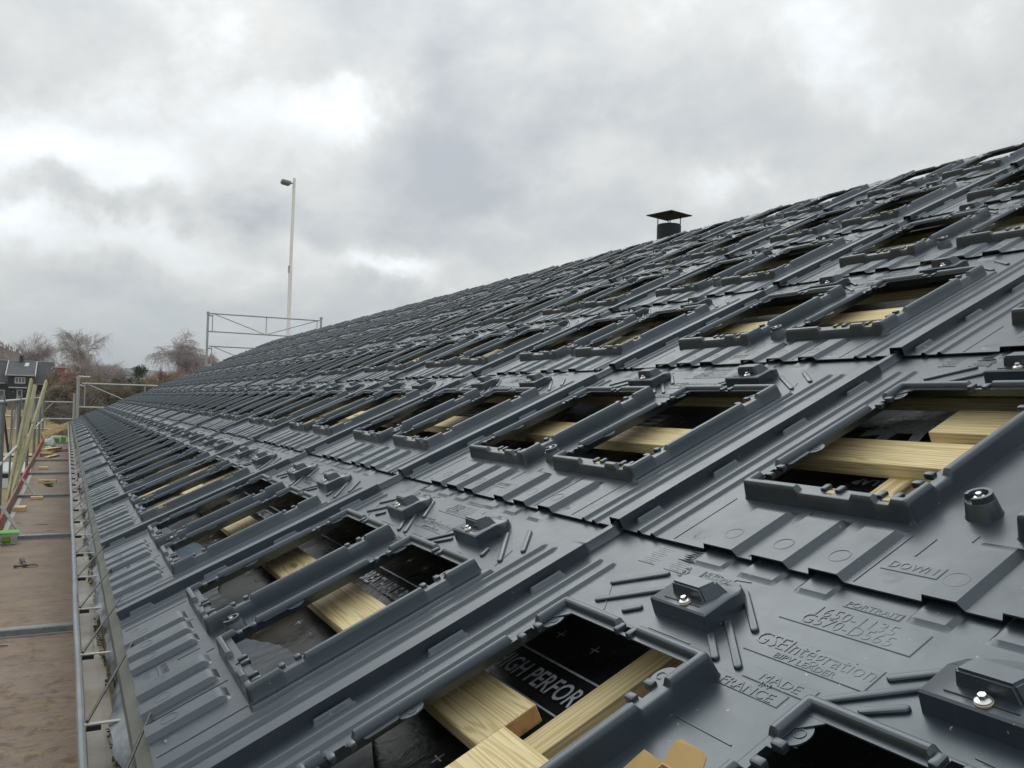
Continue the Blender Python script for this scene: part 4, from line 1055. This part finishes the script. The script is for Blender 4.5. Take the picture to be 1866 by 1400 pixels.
# ------------------------------------------------------------------ houses
def house_dark():
    d = 156.0; x0 = at(-30, d); x1 = at(92, d); z0 = terr(-6, d) - .3
    h = empty('house', ((x0 + x1) / 2, d, z0)); meta(h, 'dark timber house with grey tiled roof, white window band and blue glazed door', 'house')
    cx = (x0 + x1) / 2
    def bx(name, a, b, y0, y1, c, e, mat, parent=h, bev=0):
        bm = bmesh.new(); bm_box(bm, a - cx, b - cx, y0 - d, y1 - d, c - z0, e - z0); return bm_obj(name, bm, mat, parent, bevel=bev)
    def Zp(py, dist=d): return CAM[2] + (718 - py) / 1527.54 * (dist + 1.9) * .985
    eave, ridge = Zp(702), Zp(665)
    bx('wall', x0, x1, d, d + 8, z0 - .5, eave + .1, 'house_dark')
    # main roof
    ys = (d - .6, d + 4, d + 8.6)
    def roof(name, a, b, ze, zr, yf, yr, yb, mat='roof_dark'):
        P = [(a, yf, ze), (b, yf, ze), (b, yr, zr), (a, yr, zr), (a, yb, ze), (b, yb, ze)]; T = .22
        V = [(x - cx, y - d, z - z0) for x, y, z in P] + [(x - cx, y - d, z - z0 - T) for x, y, z in P]
        F = [(0, 1, 2, 3), (3, 2, 5, 4), (7, 6, 9, 8), (8, 9, 10, 11), (0, 6, 7, 1), (4, 5, 11, 10), (1, 7, 8, 2), (2, 8, 11, 5), (0, 3, 9, 6), (3, 4, 10, 9)]
        return mesh_obj(name, V, F, mat, h)
    rf = roof('roof', x0 - .4, x1 + .4, eave, ridge, *ys)
    # broad front dormer in the same dark boards with pale verge boards
    a, b = at(16, d), at(60, d); ze2 = Zp(689)
    bx('dormer', a, b, d - 1.9, d + 1.5, z0, ze2 + .05, 'house_dark')
    roof('dormer_roof', a - .35, b + .35, ze2, ridge - .05, d - 2.5, d + 3.8, d + 3.9)
    for s, x in ((-1, a - .42), (1, b + .30)):
        P = [(x, d - 2.55, ze2 - .24), (x + .12, d - 2.55, ze2 - .24), (x + .12, d + 3.8, ridge - .25), (x, d + 3.8, ridge - .25)]
        V = [(q[0] - cx, q[1] - d, q[2] - z0) for q in P] + [(q[0] - cx, q[1] - d, q[2] - z0 + .28) for q in P]
        mesh_obj('verge_board', V, [(3, 2, 1, 0), (4, 5, 6, 7), (0, 1, 5, 4), (1, 2, 6, 5), (2, 3, 7, 6), (3, 0, 4, 7)], 'trim_pale', h)
    bx('dormer_gutter', a - .3, b + .18, d - 2.66, d - 2.52, ze2 - .12, ze2 + .02, 'trim_pale')
    bx('ridge_trim', x0, x1 + .4, d + 3.94, d + 4.06, ridge + .005, ridge + .09, 'trim_pale')
    bx('house_gutter', b + .5, x1 + .4, d - .74, d - .62, eave - .1, eave + .02, 'trim_pale'); bx('house_gutter', x0, a - .5, d - .74, d - .62, eave - .1, eave + .02, 'trim_pale')
    # chimney, roof window
    c0, c1 = at(34, d + 4), at(41, d + 4); bx('house_chimney', c0, c1, d + 3.4, d + 4.6, ridge - 1, Zp(656), 'house_dark')
    c0, c1 = at(42, d), at(49.5, d); t0 = (668.5, 674)
    sl = (ridge - ze2) / 6.3
    P = []
    for py in t0:
        z = Zp(py); y = d - 2.5 + (z - ze2) / sl; P.append((y, z))
    V = [(c0 - cx, P[1][0] - d, P[1][1] - z0 + .06), (c1 - cx, P[1][0] - d, P[1][1] - z0 + .06), (c1 + .15 - cx, P[0][0] - d, P[0][1] - z0 + .06), (c0 + .15 - cx, P[0][0] - d, P[0][1] - z0 + .06)]
    V += [(x, y, z - .1) for x, y, z in V]
    mesh_obj('roof_window', V, [(0, 1, 2, 3), (0, 4, 5, 1), (1, 5, 6, 2), (2, 6, 7, 3), (3, 7, 4, 0)], 'trim_pale', h)
    # windows and door
    def win(name, pa, pb, t, bt, nm, yy=d - 1.9, glass='window_glass'):
        a_, b_ = at(pa, yy), at(pb, yy); zt, zb = Zp(t), Zp(bt); w = .16
        bm = bmesh.new(); bm_box(bm, a_ - cx, b_ - cx, yy - .07 - d, yy - .001 - d, zb - z0, zb + w - z0); bm_box(bm, a_ - cx, b_ - cx, yy - .07 - d, yy - .001 - d, zt - w - z0, zt - z0)
        for k in range(nm + 1):
            x = a_ + (b_ - a_ - w) * k / nm; bm_box(bm, x - cx, x + w - cx, yy - .068 - d, yy - .001 - d, zb + w - z0, zt - w - z0)
        f = bm_obj(name, bm, 'trim_pale', h)
        bm = bmesh.new(); bm_box(bm, a_ + .02 - cx, b_ - .02 - cx, yy - .03 - d, yy - .002 - d, zb + .02 - z0, zt - .02 - z0); bm_obj('pane', bm, glass, f)
    win('window', 26.5, 46, 692.5, 702.5, 3)
    win('door', 31, 41.5, 712, 733, 1, glass='door_blue')
    bx('porch_roof', at(18, d), at(51, d), d - 3.0, d - 1.905, Zp(709.8), Zp(708.2), 'trim_pale')
    for px in (25.5, 45.5):
        bx('wall_lamp', at(px - 1, d), at(px + 1, d), d - 2.05, d - 1.902, Zp(716), Zp(715), 'trim_pale')
    win('window', -6, 9.5, 713, 731, 1, yy=d)
house_dark()
def house_brick():
    d = 150.0; x0, x1 = at(99, d), at(118, d); z0 = terr(0, d); cx = (x0 + x1) / 2
    h = empty('house', (cx, d, z0)); meta(h, 'orange red brick house half hidden behind bare trees', 'house')
    zt = CAM[2] + (719 - 676) / 1527.54 * 151
    wbox('wall', x0 - cx, x1 - cx, 0, 7, -.3, zt - z0, 'brick_orange', h)
    V = [(x0 - .3 - cx, -.3, zt - z0), (x1 + .3 - cx, -.3, zt - z0), (x1 + .3 - cx, 3.5, zt - z0 + .25), (x0 - .3 - cx, 3.5, zt - z0 + .25), (x0 - .3 - cx, 7.3, zt - z0), (x1 + .3 - cx, 7.3, zt - z0)]
    mesh_obj('roof', V, [(0, 1, 2, 3), (3, 2, 5, 4), (1, 5, 2), (0, 3, 4), (0, 4, 5, 1)], 'brick_orange', h)
    for a, b in ((104, 105.6), (107.2, 108.8)):
        wbox('window', at(a, d) - cx, at(b, d) - cx, -.05, -.002, zt - z0 - 2.4, zt - z0 - .8, 'trim_pale', h)
    wbox('window', at(108, d) - cx, at(113, d) - cx, -.05, -.002, 1.0, 2.2, 'house_dark', h)
house_brick()
def fence(px0, px1, d, h, label):
    a, b = at(px0, d), at(px1, d); t = empty('garden_fence', ((a + b) / 2, d, terr(a, d))); meta(t, label, 'fence')
    bm = bmesh.new(); x = a; cx = (a + b) / 2
    while x < b: bm_box(bm, x - cx, x + .13 - cx, -.02, 0, 0, h + .05 * math.sin(x * 9)); x += .145
    bm_obj('boards', bm, 'fence_grey', t)
    bm = bmesh.new(); bm_box(bm, a - cx, b - cx, .001, .05, h * .75, h * .85); bm_box(bm, a - cx, b - cx, .001, .05, h * .2, h * .3); bm_obj('rail', bm, 'fence_grey', t)
fence(15, 29, 140, 1.3, 'short brown garden fence before the dark house door'); fence(37, 96, 142, 1.0, 'low grey brown garden fence right of the blue door')
# white pole and globe lamp by the house
x = at(93, 130); t = empty('flag_pole', (x, 130, terr(x, 130))); meta(t, 'thin pale pole at the right corner of the dark house', 'pole')
bm = bmesh.new(); bm_tube(bm, (0, 0, 0), (.0, 0, 6.1), .06, .04, 8); bm_obj('shaft', bm, 'fence_grey', t)
bm = bmesh.new(); bmesh.ops.create_icosphere(bm, subdivisions=2, radius=.09, matrix=Matrix.Translation((0, 0, 6.15))); bm_obj('finial', bm, 'trim_pale', t)
x = at(88, 100); t = empty('globe_lamp', (x, 100, terr(x, 100))); meta(t, 'white globe garden lamp on a thin post behind the railing', 'lamp')
bm = bmesh.new(); bm_tube(bm, (0, 0, 0), (0, 0, 2.3), .03, .03, 8); bm_obj('post', bm, 'fence_grey', t)
bm = bmesh.new(); bmesh.ops.create_icosphere(bm, subdivisions=3, radius=.20, matrix=Matrix.Translation((0, 0, 2.45))); bm_obj('globe', bm, 'white_plastic', t, smooth=True)

# ------------------------------------------------------------------ floodlight mast
t = empty('floodlight_mast', (10.50, 45, .4)); meta(t, 'tall white floodlight mast with one small lamp head rising behind the roof', 'light mast')
bm = bmesh.new(); bm_tube(bm, (0, 0, -.5), (.02, 0, 11.9), .115, .105, 16); bm_obj('lower_shaft', bm, 'mast_white', t, smooth=False)
bm = bmesh.new(); bm_tube(bm, (.02, 0, 11.9), (.07, 0, 16.85), .088, .082, 16); bm_obj('upper_shaft', bm, 'mast_white', t)
bm = bmesh.new(); bm_box(bm, -.10, -.03, -.09, .09, 11.55, 11.95); bm_obj('joint_bracket', bm, 'zinc_light', t, bevel=.01)
bm = bmesh.new(); bm_box(bm, -.66, -.14, -.22, .22, 16.42, 16.62, rot=Matrix.Rotation(math.radians(8), 3, 'Y'), piv=Vector((-.1, 0, 16.5))); fh = bm_obj('lamp_head', bm, 'zinc', t, bevel=.05, seg=2)
bm = bmesh.new(); bm_box(bm, -.60, -.22, -.17, .17, 16.385, 16.415, rot=Matrix.Rotation(math.radians(8), 3, 'Y'), piv=Vector((-.1, 0, 16.5))); bm_obj('lens', bm, 'window_glass', fh)
bm = bmesh.new(); bm_tube(bm, (-.16, 0, 16.52), (.06, 0, 16.60), .035, n=8); bm_obj('arm', bm, 'zinc', t)
# END_FAR

# ------------------------------------------------------------------ scaffold
DZ = 3.22                                         # deck surface
BARS = [.55, 4.75, 9.05, 13.40, 17.70, 21.60, 25.90, 29.95]
sca = empty('scaffold', (-.5, 0, 0)); meta(sca, 'galvanised scaffold walkway with brown plywood decks and railing beside the gutter', 'scaffold')
OX = -.5
def S_(bm, name, mat, bev=0, parent=sca, **k):
    bmesh.ops.translate(bm, verts=bm.verts, vec=(-OX, 0, 0)); return bm_obj(name, bm, mat, parent, bevel=bev, **k)
ends = [-3.2] + BARS + [31.3]
for a, b in zip(ends, ends[1:]):
    bm = bmesh.new(); bm_box(bm, -.83, -.10, a + .045, b - .045, DZ - .04, DZ); S_(bm, 'deck_board', 'deck', .003)
for y in BARS:
    bm = bmesh.new(); bm_box(bm, -.95, -.09, y - .043, y + .043, DZ - .05, DZ + .052); o = S_(bm, 'transom', 'zinc', .006)
    bm = bmesh.new(); bm_box(bm, -.84, -.10, y - .060, y - .046, DZ + .001, DZ + .010); S_(bm, 'edge_strip', 'zinc_light', .001)
for y in (9.05, 13.4, 4.75, 17.7):
    bm = bmesh.new(); bm_box(bm, -.83, -.775, y - 4.2, y - .07, DZ + .0005, DZ + .006); S_(bm, 'edge_strip', 'zinc_light')
PY = [6.0, 10.2, 14.35, 18.5, 22.7, 26.9, 31.1]
for y in PY:
    bm = bmesh.new(); bm_tube(bm, (-.905, y, -.3), (-.905, y, 4.83), .030, n=12); S_(bm, 'standard', 'zinc')
    bm = bmesh.new(); bm_tube(bm, (-1.62, y, -.3), (-1.62, y, 4.50 if y != 10.2 else 3.2), .028, n=10) if y > 12 else bm_tube(bm, (-.905, y + .01, 4.62), (-.905, y + .01, 4.70), .042, n=12)
    S_(bm, 'outer_standard' if y > 12 else 'coupler', 'zinc')
for a, b in zip(PY, PY[1:]):
    bm = bmesh.new(); bm_tube(bm, (-.905, a, 4.755), (-.905, b, 4.755), .021, n=10); S_(bm, 'top_rail', 'zinc_light')
    bm = bmesh.new(); bm_tube(bm, (-.90, a, 4.00), (-.90, b, 4.00), .024, n=10); S_(bm, 'mid_rail', 'zinc_light')
    bm = bmesh.new(); bm_tube(bm, (-.905, a + .12, 3.45), (-.905, a + .12, 4.74), .017, n=8); bm_tube(bm, (-.905, b - .12, 3.45), (-.905, b - .12, 4.74), .017, n=8); S_(bm, 'guard_upright', 'zinc')
    bm = bmesh.new(); bm_tube(bm, (-.925, a + .25, 4.73), (-.925, (a + b) / 2 - .1, 4.02), .016, n=8); bm_tube(bm, (-.925, b - .25, 4.73), (-.925, (a + b) / 2 + .1, 4.02), .016, n=8); S_(bm, 'guard_brace', 'black_steel')
cols = ['red_paint', 'red_paint', 'pale_red', 'red_paint', 'pale_red', 'red_paint', 'red_paint']
for k, (a, b) in enumerate(zip([2.0] + PY, PY)):
    bm = bmesh.new(); bm_box(bm, -.872, -.842, a + .03, b - .25, DZ + .008, DZ + .170, 0); S_(bm, 'toe_board', cols[k], .003)
    bm = bmesh.new(); bm_box(bm, -.872, -.842, b - .245, b + .02, DZ + .008, DZ + .172, 0); S_(bm, 'toe_board_end', 'pale_red', .003)
for y in (9.05, 13.4):
    p0, p1 = Vector((-.86, y + .75, DZ + .30)), Vector((-.60, y + .05, DZ + .045)); d = (p1 - p0); L = d.length
    bm = bmesh.new(); bm_box(bm, -L / 2, L / 2, -.021, .021, -.004, .004)
    q = d.to_track_quat('X', 'Z').to_matrix().to_4x4(); bmesh.ops.transform(bm, matrix=Matrix.Translation((p0 + p1) / 2) @ q, verts=bm.verts); S_(bm, 'deck_brace', 'brace_grey')
# end guard rail
for z in (4.60, 4.02):
    bm = bmesh.new(); bm_tube(bm, (-.905, 31.1, z), (.05, 31.1, z), .022, n=8); S_(bm, 'end_rail', 'zinc_light')
bm = bmesh.new(); bm_tube(bm, (-.90, 31.1, 4.25), (-.62, 31.1, 4.57), .016, n=8); S_(bm, 'end_brace', 'zinc_light')
bm = bmesh.new(); bm_tube(bm, (.02, 31.12, -.3), (.02, 31.12, 4.92), .036, n=10); S_(bm, 'standard', 'zinc_light')
# lattice guard frames along the far gable
lat = empty('gable_scaffold', (0, 31.5, 0)); meta(lat, 'lattice guard frames on tall zinc posts along the far gable', 'scaffold')
def L_(name, pts, r, mat='zinc_light', n=8):
    bm = bmesh.new()
    for a, b in pts: bm_tube(bm, (a[0], a[2] - 31.5 if len(a) > 2 else 0, a[1]), (b[0], b[2] - 31.5 if len(b) > 2 else 0, b[1]), r, n=n)
    return bm_obj(name, bm, mat, lat)
for x, zt in ((.135, 5.52), (4.40, 8.14), (8.72, 8.24)):
    L_('post', [((x, -.3), (x, zt))], .055 if x < 1 else .042, n=12)
    L_('post_collar', [((x, zt - .10), (x, zt + .0))], .075 if x < 1 else .058, n=12)
L_('bracket', [((.135, 5.50, 31.5), (.50, 5.50, 31.52))], .04)
for x0, x1, z1, z0 in ((4.47, 8.66, 8.08, 7.40), (.25, 4.36, 5.27, 4.43), (4.47, 8.66, 6.84, 6.1)):
    zt, zb = z1, z0
    L_('chord', [((x0, zt), (x1, zt + (.02 if x0 > 4 else 0)))], .028); L_('chord', [((x0, zb), (x1, zb))], .028)
    xm = (x0 + x1) / 2
    L_('lattice_web', [((x0 + .12, zt), (xm, zb)), ((xm, zb), (x1 - .12, zt)), ((xm, zt), (xm, zb)), ((x0 + .1, zt), (x0 + .1, zb)), ((x1 - .1, zt), (x1 - .1, zb))], .018)
    L_('coupler', [((x0 - .08, zt - .06), (x0 + .1, zt - .10)), ((x0 - .08, zb), (x0 + .02, zb))], .026)

# long boards leaning through the railing
def plank(p0, p1, w, th, roll, label, mat='wood_green'):
    p0, p1 = Vector(p0), Vector(p1); d = p1 - p0; L = d.length
    bm = bmesh.new(); bm_box(bm, -L / 2, L / 2, -w / 2, w / 2, -th / 2, th / 2)
    bmesh.ops.bevel(bm, geom=list(bm.edges), offset=.003, segments=1, affect='EDGES')
    o = bm_obj('timber_board', bm, mat)
    m = d.to_track_quat('X', 'Z').to_matrix().to_4x4() @ Matrix.Rotation(roll, 4, 'X'); o.matrix_world = Matrix.Translation((p0 + p1) / 2) @ m
    meta(o, label, 'board', 'long boards leaning in the scaffold railing'); return o
plank((-1.02, 12.2, 2.55), (-.765, 15.0, 5.11), .075, .035, 1.35, 'leftmost long greenish board leaning upright in the railing')
plank((-.99, 12.9, 2.55), (-.72, 15.45, 5.02), .065, .03, .75, 'middle long greenish board, its top stepped lower than its neighbour')
plank((-.955, 12.95, 3.05), (-.575, 17.0, 5.11), .075, .035, 1.25, 'rightmost long board, leaning further to the right than the other two', 'wood_green')
# offcuts on the deck
def offcut(px, py, sx, sy, sz, rot, label, mat='wood', zz=DZ):
    """an offcut lying at a spot on the deck"""
    x, y = px, py
    bm = bmesh.new(); bm_box(bm, -sx / 2, sx / 2, -sy / 2, sy / 2, 0, sz); bmesh.ops.bevel(bm, geom=list(bm.edges), offset=.002, segments=1, affect='EDGES')
    for f in bm.faces:
        if abs(f.normal.x) > .9: f.material_index = 1
    o = bm_obj('timber_offcut', bm, [mat, 'wood_end']); o.location = (x, y, zz + .001); o.rotation_euler = (0, 0, rot)
    meta(o, label, 'offcut', 'timber offcuts lying on the scaffold deck'); return o
offcut(-.735, 11.75, .15, .26, .060, 0, 'short thick wood block against the red toe board beside the green box')
offcut(-.565, 13.15, .17, .12, .045, .02, 'wood block just in front of the metal deck bar')
offcut(-.47, 15.9, .30, .10, .055, -.12, 'longest dark edged wood offcut in the middle of the deck')
offcut(-.60, 19.0, .17, .22, .060, 0, 'small square block on the deck behind the longest offcut')
offcut(-.63, 23.4, .26, .40, .09, .1, 'orange ended block at the base of the pile by the toe board', 'wood_dark')
offcut(-.50, 23.0, .12, .95, .05, -.25, 'pale long block lying along the deck in the pile')
offcut(-.53, 25.1, .16, 1.05, .06, -.35, 'pale plank end on top of the pile by the toe board', zz=DZ + .07)
offcut(-.28, 25.6, .42, .12, .035, 0, 'flat orange batten lying across the far deck bar', 'wood_dark')
offcut(-.56, 30.4, .42, .14, .05, .1, 'offcut at the far end of the deck left of the green tub', 'wood')
for k, (x, y) in enumerate(sorted([(random.uniform(-.78, -.16), 2.6 + random.random() ** 1.3 * 10) for _ in range(9)], key=lambda p: p[1])):
    bm = bmesh.new(); L = random.uniform(.02, .075); bm_box(bm, -L, L, -.004, .004, 0, .004)
    o = bm_obj('wood_splinter', bm, random.choice(['wood', 'wood_dark', 'bark'])); o.location = (x, y, DZ + .002); o.rotation_euler = (0, 0, random.uniform(-.9, .9))
    meta(o, 'thin wood splinter on the plywood deck, %s counted away from the camera' % (ORD[k + 1] if k else 'first'), 'wood splinter', 'wood splinters scattered on the deck')
# green lidded box
def green_box(loc, s, label, rot=0):
    t = empty('storage_box', loc, (0, 0, rot)); meta(t, label, 'box')
    bm = bmesh.new()
    lo = [bm.verts.new((x * .082 * s, y * .10 * s, .004)) for x, y in ((-1, -1), (1, -1), (1, 1), (-1, 1))]; hi = [bm.verts.new((x * .098 * s, y * .118 * s, .125 * s)) for x, y in ((-1, -1), (1, -1), (1, 1), (-1, 1))]
    for k in range(4): bm.faces.new((lo[k], lo[(k + 1) % 4], hi[(k + 1) % 4], hi[k]))
    bm.faces.new(lo[::-1]); bm_obj('tub', bm, 'clear_plastic', t, bevel=.008 * s, seg=2)
    bm = bmesh.new(); bm_box(bm, -.106 * s, .106 * s, -.127 * s, .127 * s, .126 * s, .142 * s); l = bm_obj('lid', bm, 'green_lid', t, bevel=.006, seg=2)
    bm = bmesh.new(); bm_box(bm, -.09 * s, .09 * s, -.108 * s, .108 * s, .1425 * s, .146 * s); bm_obj('lid_rim', bm, 'green_lid', l, bevel=.002)
    bm = bmesh.new(); bm_box(bm, -.062 * s, .022 * s, -.112 * s, -.1085 * s, .02 * s, .105 * s); lb = bm_obj('paper_label', bm, 'green_label', t)
    bm = bmesh.new(); bm_box(bm, -.058 * s, .008 * s, -.1145 * s, -.1125 * s, .055 * s, .066 * s); bm_obj('label_stripe', bm, 'yellow_label', lb)
    bm = bmesh.new()
    for k in range(60):
        a = random.uniform(-.06, .06) * s; b = random.uniform(-.08, .08) * s; L = .02; d_ = Vector((random.uniform(-1, 1), random.uniform(-1, 1), random.uniform(-.3, .3))).normalized() * L
        bm_tube(bm, Vector((a, b, random.uniform(.015, .06) * s)) - d_, Vector((a, b, random.uniform(.015, .06) * s)) + d_, .0025, n=4)
    bm_obj('loose_screws', bm, 'steel_bright', t)['kind'] = 'stuff'
    return t
green_box((-.715, 8.80, DZ + .001), .92, 'clear storage box with bright green lid on the deck near the left edge')
def green_tub(loc, w, label):
    t = empty('storage_tub', loc); meta(t, label, 'box')
    bm = bmesh.new(); bm_box(bm, -w, w * .25, -w * .8, w * .8, 0, w * 1.15); bm_obj('body', bm, 'white_plastic', t, bevel=.015, seg=2)
    bm = bmesh.new(); bm_box(bm, w * .255, w * .9, -w * .75, w * .75, 0, w * 1.1); bm_obj('lid', bm, 'green_lid', t, bevel=.03, seg=2)
    bm = bmesh.new(); bm_box(bm, -w * .8, -w * .1, -w * .83, -w * .805, w * .2, w * .8); bm_obj('paper_label', bm, 'green_label', t)
green_tub((-.37, 30.3, DZ + .001), .21, 'white and green plastic tub at the far end of the deck')
t = empty('green_bag', (-.66, 26.6, DZ)); meta(t, 'flat green plastic wrap behind the offcut pile', 'bag')
bm = bmesh.new(); bmesh.ops.create_icosphere(bm, subdivisions=3, radius=.17)
for v in bm.verts: v.co = Vector((v.co.x * .95, v.co.y * 2.2, max(v.co.z, 0) * .55 * (1 + .3 * math.sin(v.co.x * 40) * math.sin(v.co.y * 17))))
bm_obj('wrap', bm, 'green_lid', t)
t = empty('plastic_bag', (-.62, 28.2, DZ)); meta(t, 'crumpled white plastic bag by the far red toe board', 'bag')
bm = bmesh.new(); bmesh.ops.create_icosphere(bm, subdivisions=3, radius=.16)
for v in bm.verts: v.co = Vector((v.co.x, v.co.y * 1.6, max(v.co.z + .05, 0) * (1.3 + .5 * math.sin(v.co.x * 33) * math.cos(v.co.y * 21))))
bm_obj('wrap', bm, 'white_plastic', t)
# claw hammer
t = empty('claw_hammer', (-.50, 7.30, DZ + .001), (0, 0, .12)); meta(t, 'worn claw hammer lying on the plywood deck', 'hammer')
bm = bmesh.new()
bm_tube(bm, (-.095, 0, .018), (-.065, 0, .018), .015, .015, 12); bm_tube(bm, (-.065, 0, .018), (-.02, 0, .018), .009, .011, 10); bm_box(bm, -.022, .014, -.013, .013, .006, .031)
prev = None
for s in (-1, 1):
    pts = [(.012, s * .004, .020), (.045, s * .009, .024), (.078, s * .013, .020), (.105, s * .016, .010)]
    for a, b, r0, r1 in zip(pts, pts[1:], (.010, .0085, .006), (.0085, .006, .003)): bm_tube(bm, a, b, r0, r1, 8)
bm_obj('head', bm, 'hammer_steel', t)
bm = bmesh.new(); bm_tube(bm, (-.004, .012, .018), (-.004, .15, .017), .009, .011, 10); bm_obj('shaft', bm, 'hammer_steel', t)
bm = bmesh.new()
pr = [(.012, .0), (.018, .012), (.017, .07), (.019, .12), (.023, .155), (.018, .165)]
for (r0, a), (r1, b) in zip(pr, pr[1:]): bm_tube(bm, (-.004, .15 + a, .020), (-.004, .15 + b, .020), r0, r1, 12)
bm_obj('grip', bm, 'hammer_grip', t, smooth=False)
# heap of bent brackets beside the longest offcut
t = empty('tool_belt', (-.43, 15.15, DZ)); meta(t, 'small heap of dark tools in front of the longest offcut', 'tools')
bm = bmesh.new()
for k in range(9):
    a = random.uniform(0, 6.28); L = random.uniform(.05, .13); c = Vector((random.uniform(-.05, .05), random.uniform(-.08, .08), random.uniform(.012, .05)))
    d_ = Vector((math.cos(a), math.sin(a), random.uniform(-.2, .2))) * L; bm_tube(bm, c - d_ * .5, c + d_ * .5, .011, .006, 8)
bm_obj('tools', bm, 'black_steel', t)
# pale site container far below behind the railing
x = -2.25; t = empty('site_container', (x, 45.6, 0)); meta(t, 'pale site container with ribbed white top and navy band seen through the railing', 'container')
bm = bmesh.new(); bm_box(bm, -.62, .62, -.5, .9, -.3, .78); bm_obj('box', bm, 'white_plastic', t, bevel=.02)
bm = bmesh.new(); bm_box(bm, -.63, .63, -.51, .91, .785, 1.0); bm_obj('band', bm, 'navy', t, bevel=.01)
bm = bmesh.new()
for k in range(7): bm_tube(bm, (-.62, -.42 + k * .2, 1.05 + k * .05), (.62, -.42 + k * .2, 1.05 + k * .05), .095, n=10)
bm_obj('ribbed_top', bm, 'white_plastic', t)

# ------------------------------------------------------------------ open carton between the two openings of the nearest tray
t = empty('carton', R2W(-.905, .640, .001), (0, -PITCH, 0)); meta(t, 'open brown cardboard carton standing on the nearest roof tray', 'carton')
w, d_, h = .040, .040, .054; T_ = .003
bm = bmesh.new()
bm_box(bm, -d_, d_, -w, -w + T_, 0, h); bm_box(bm, -d_, d_, w - T_, w, 0, h); bm_box(bm, -d_, -d_ + T_, -w + T_, w - T_, 0, h); bm_box(bm, d_ - T_, d_, -w + T_, w - T_, 0, h); bm_box(bm, -d_ + T_, d_ - T_, -w + T_, w - T_, 0, T_)
bm_obj('body', bm, 'cardboard', t)
def flap(pts, name='flap', mat='cardboard'):
    a, b, c = (Vector(p) for p in pts[:3]); n = (b - a).cross(c - a).normalized() * T_ * .7
    V = [Vector(p) for p in pts] + [Vector(p) - n for p in pts]; k = len(pts)
    mesh_obj(name, V, [tuple(range(k)), tuple(range(2 * k - 1, k - 1, -1))] + [(i, i + k, (i + 1) % k + k, (i + 1) % k) for i in range(k)], mat, t)
flap([(d_, w, h), (d_, -w, h), (d_ + .030, -w + .006, h + .020), (d_ + .036, -w + .018, h + .022), (d_ + .036, w - .016, h + .022), (d_ + .030, w - .005, h + .020)])
flap([(-d_, w, h), (d_, w, h), (d_ - .01, w + .022, h + .020), (-d_ + .008, w + .016, h + .020)])
flap([(d_, -w, h), (-d_, -w, h), (-d_ + .008, -w - .020, h + .022), (d_ - .006, -w - .014, h + .022)])

# ------------------------------------------------------------------ damp air that greys the far hills
bm = bmesh.new(); bm_box(bm, -3100, 3100, -60, 4600, -3, 125)
t = bpy.data.materials.new('haze'); t.use_nodes = True; nt = t.node_tree; nt.nodes.remove(nt.nodes['Principled BSDF'])
pv = nt.nodes.new('ShaderNodeVolumePrincipled'); pv.inputs['Color'].default_value = (.86, .90, .94, 1); pv.inputs['Density'].default_value = .00028; pv.inputs['Anisotropy'].default_value = 0.0
nt.links.new(pv.outputs[0], nt.nodes['Material Output'].inputs['Volume']); MATS['haze'] = t
meta(bm_obj('haze', bm, 'haze'), kind='stuff')
